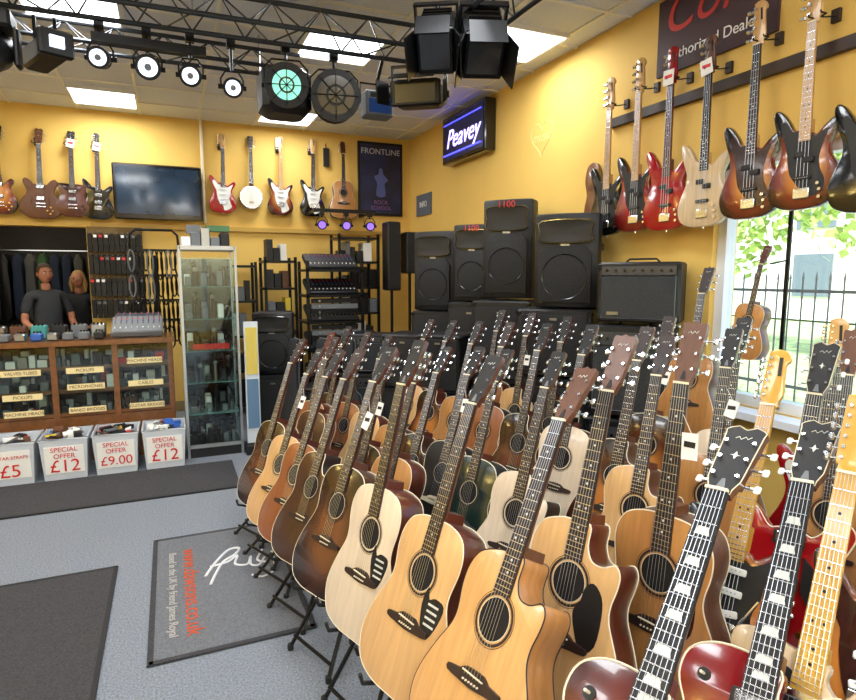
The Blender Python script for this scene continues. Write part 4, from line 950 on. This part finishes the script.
# ------------------------------------------------------------------ outside
pav=mat("pavement",'cbc8c2',.9,noise=.15,nscale=4);grass=mat("grass",'a4b884',.95,noise=.4,nscale=6)
b=MB();b.box((5.4,3,-.12),(4.2,40,.1),pav);b.obj("pavement")
b=MB();b.box((24.6,6,-.12),(34,70,.1),grass);b.obj("lawn")
b=MB();iron=mat("iron_fence",'3a3e42',.5,.4)
for i in range(90):
    y=-6+.17*i;b.cyl((7.4,y,-.07),(7.4,y,1.55),.012,iron,n=6);b.cyl((7.4,y,1.55),(7.4,y,1.65),.018,iron,r1=.001,n=6)
for z in (.15,1.4): b.box((7.4,1.6,z),(.03,15.4,.04),iron)
b.obj("iron_fence")
leafm=mat("leaves",'b8d07a',.7,noise=.3,nscale=3);bark=mat("bark",'7a6652',.9,noise=.4,nscale=12,bump=.5)
def tree(x,y,h,r_,n=2000):
    b=MB();b.tube([(x,y,-.07),(x+.1,y,h*.35),(x-.05,y+.1,h*.7)],[.2,.14,.07],bark,n=10)
    for k in range(5):
        a=k*1.3;b.tube([(x,y,h*.4),(x+r_*.5*math.cos(a),y+r_*.5*math.sin(a),h*.7)],[.08,.03],bark,n=6)
    cl=[(x+random.uniform(-1,1)*r_*.6,y+random.uniform(-1,1)*r_*.6,h*.70+random.uniform(-.5,.5)*r_,r_*random.uniform(.35,.6)) for _ in range(12)]
    for i in range(n):
        c=random.choice(cl);d=V((random.gauss(0,1),random.gauss(0,1),random.gauss(0,1))).normalized()*c[3]*random.uniform(.6,1)
        p=V(c[:3])+d;a=V((random.gauss(0,1),random.gauss(0,1),random.gauss(0,1))).normalized()*.13;q=a.cross(d+V((.1,.2,.3))).normalized()*.09
        b.add([p-a,p+q,p+a,p-q],[(0,1,2,3)],leafm)
    b.obj("tree")
tree(12,6.5,5.2,2.3);tree(11.5,10.5,5.0,2.2);tree(13,2.5,5.4,2.3);tree(14.5,14.5,5.6,2.4)
b=MB();bk=mat("house_render",'ece8e0',.9,noise=.1,nscale=3);b.box((24,12,2.9),(6,34,5.8),bk)
for i in range(8):
    for z in (1.6,4.0): b.box((20.98,-2+4*i,z),(.1,1.4,1.5),mat("house_window",'6a7580',.2));
b.box((24,12,6.3),(6.6,35,.9),mat("roof_slate",'6a6762',.8),top=.5,topy=.98);b.obj("house")
# ------------------------------------------------------------------ world, sun, camera
w=bpy.data.worlds.new("World");bpy.context.scene.world=w;w.use_nodes=True;nt=w.node_tree
bg=nt.nodes["Background"];sky=nt.nodes.new("ShaderNodeTexSky")
try:
    sky.sky_type='NISHITA';sky.sun_disc=False;sky.sun_elevation=R(40);sky.sun_rotation=R(200);sky.altitude=100;sky.air_density=1.0;sky.dust_density=3
except Exception as ex: print(ex)
nt.links.new(sky.outputs[0],bg.inputs[0]);bg.inputs[1].default_value=.6
su=bpy.data.lights.new("sun",'SUN');su.energy=11;su.angle=R(2);su.color=(1,.97,.93)
so=bpy.data.objects.new("sun",su);bpy.context.collection.objects.link(so);so.rotation_euler=V((.55,.35,-.8)).to_track_quat('-Z','Y').to_euler()
p=R(7.2);yw=R(23.5)
f=V((math.sin(yw)*math.cos(p),math.cos(yw)*math.cos(p),-math.sin(p)));r=V((math.cos(yw),-math.sin(yw),0));u=r.cross(f)
cd=bpy.data.cameras.new("camera");cd.lens=24.9;cd.sensor_width=36;cd.clip_start=.02
co_=bpy.data.objects.new("camera",cd);bpy.context.collection.objects.link(co_)
M=Matrix((r,u,-f)).transposed().to_4x4();M.translation=V((0,0,1.6));co_.matrix_world=M
bpy.context.scene.camera=co_
sc_=bpy.context.scene
sc_.view_settings.view_transform='Standard';sc_.view_settings.exposure=0.05
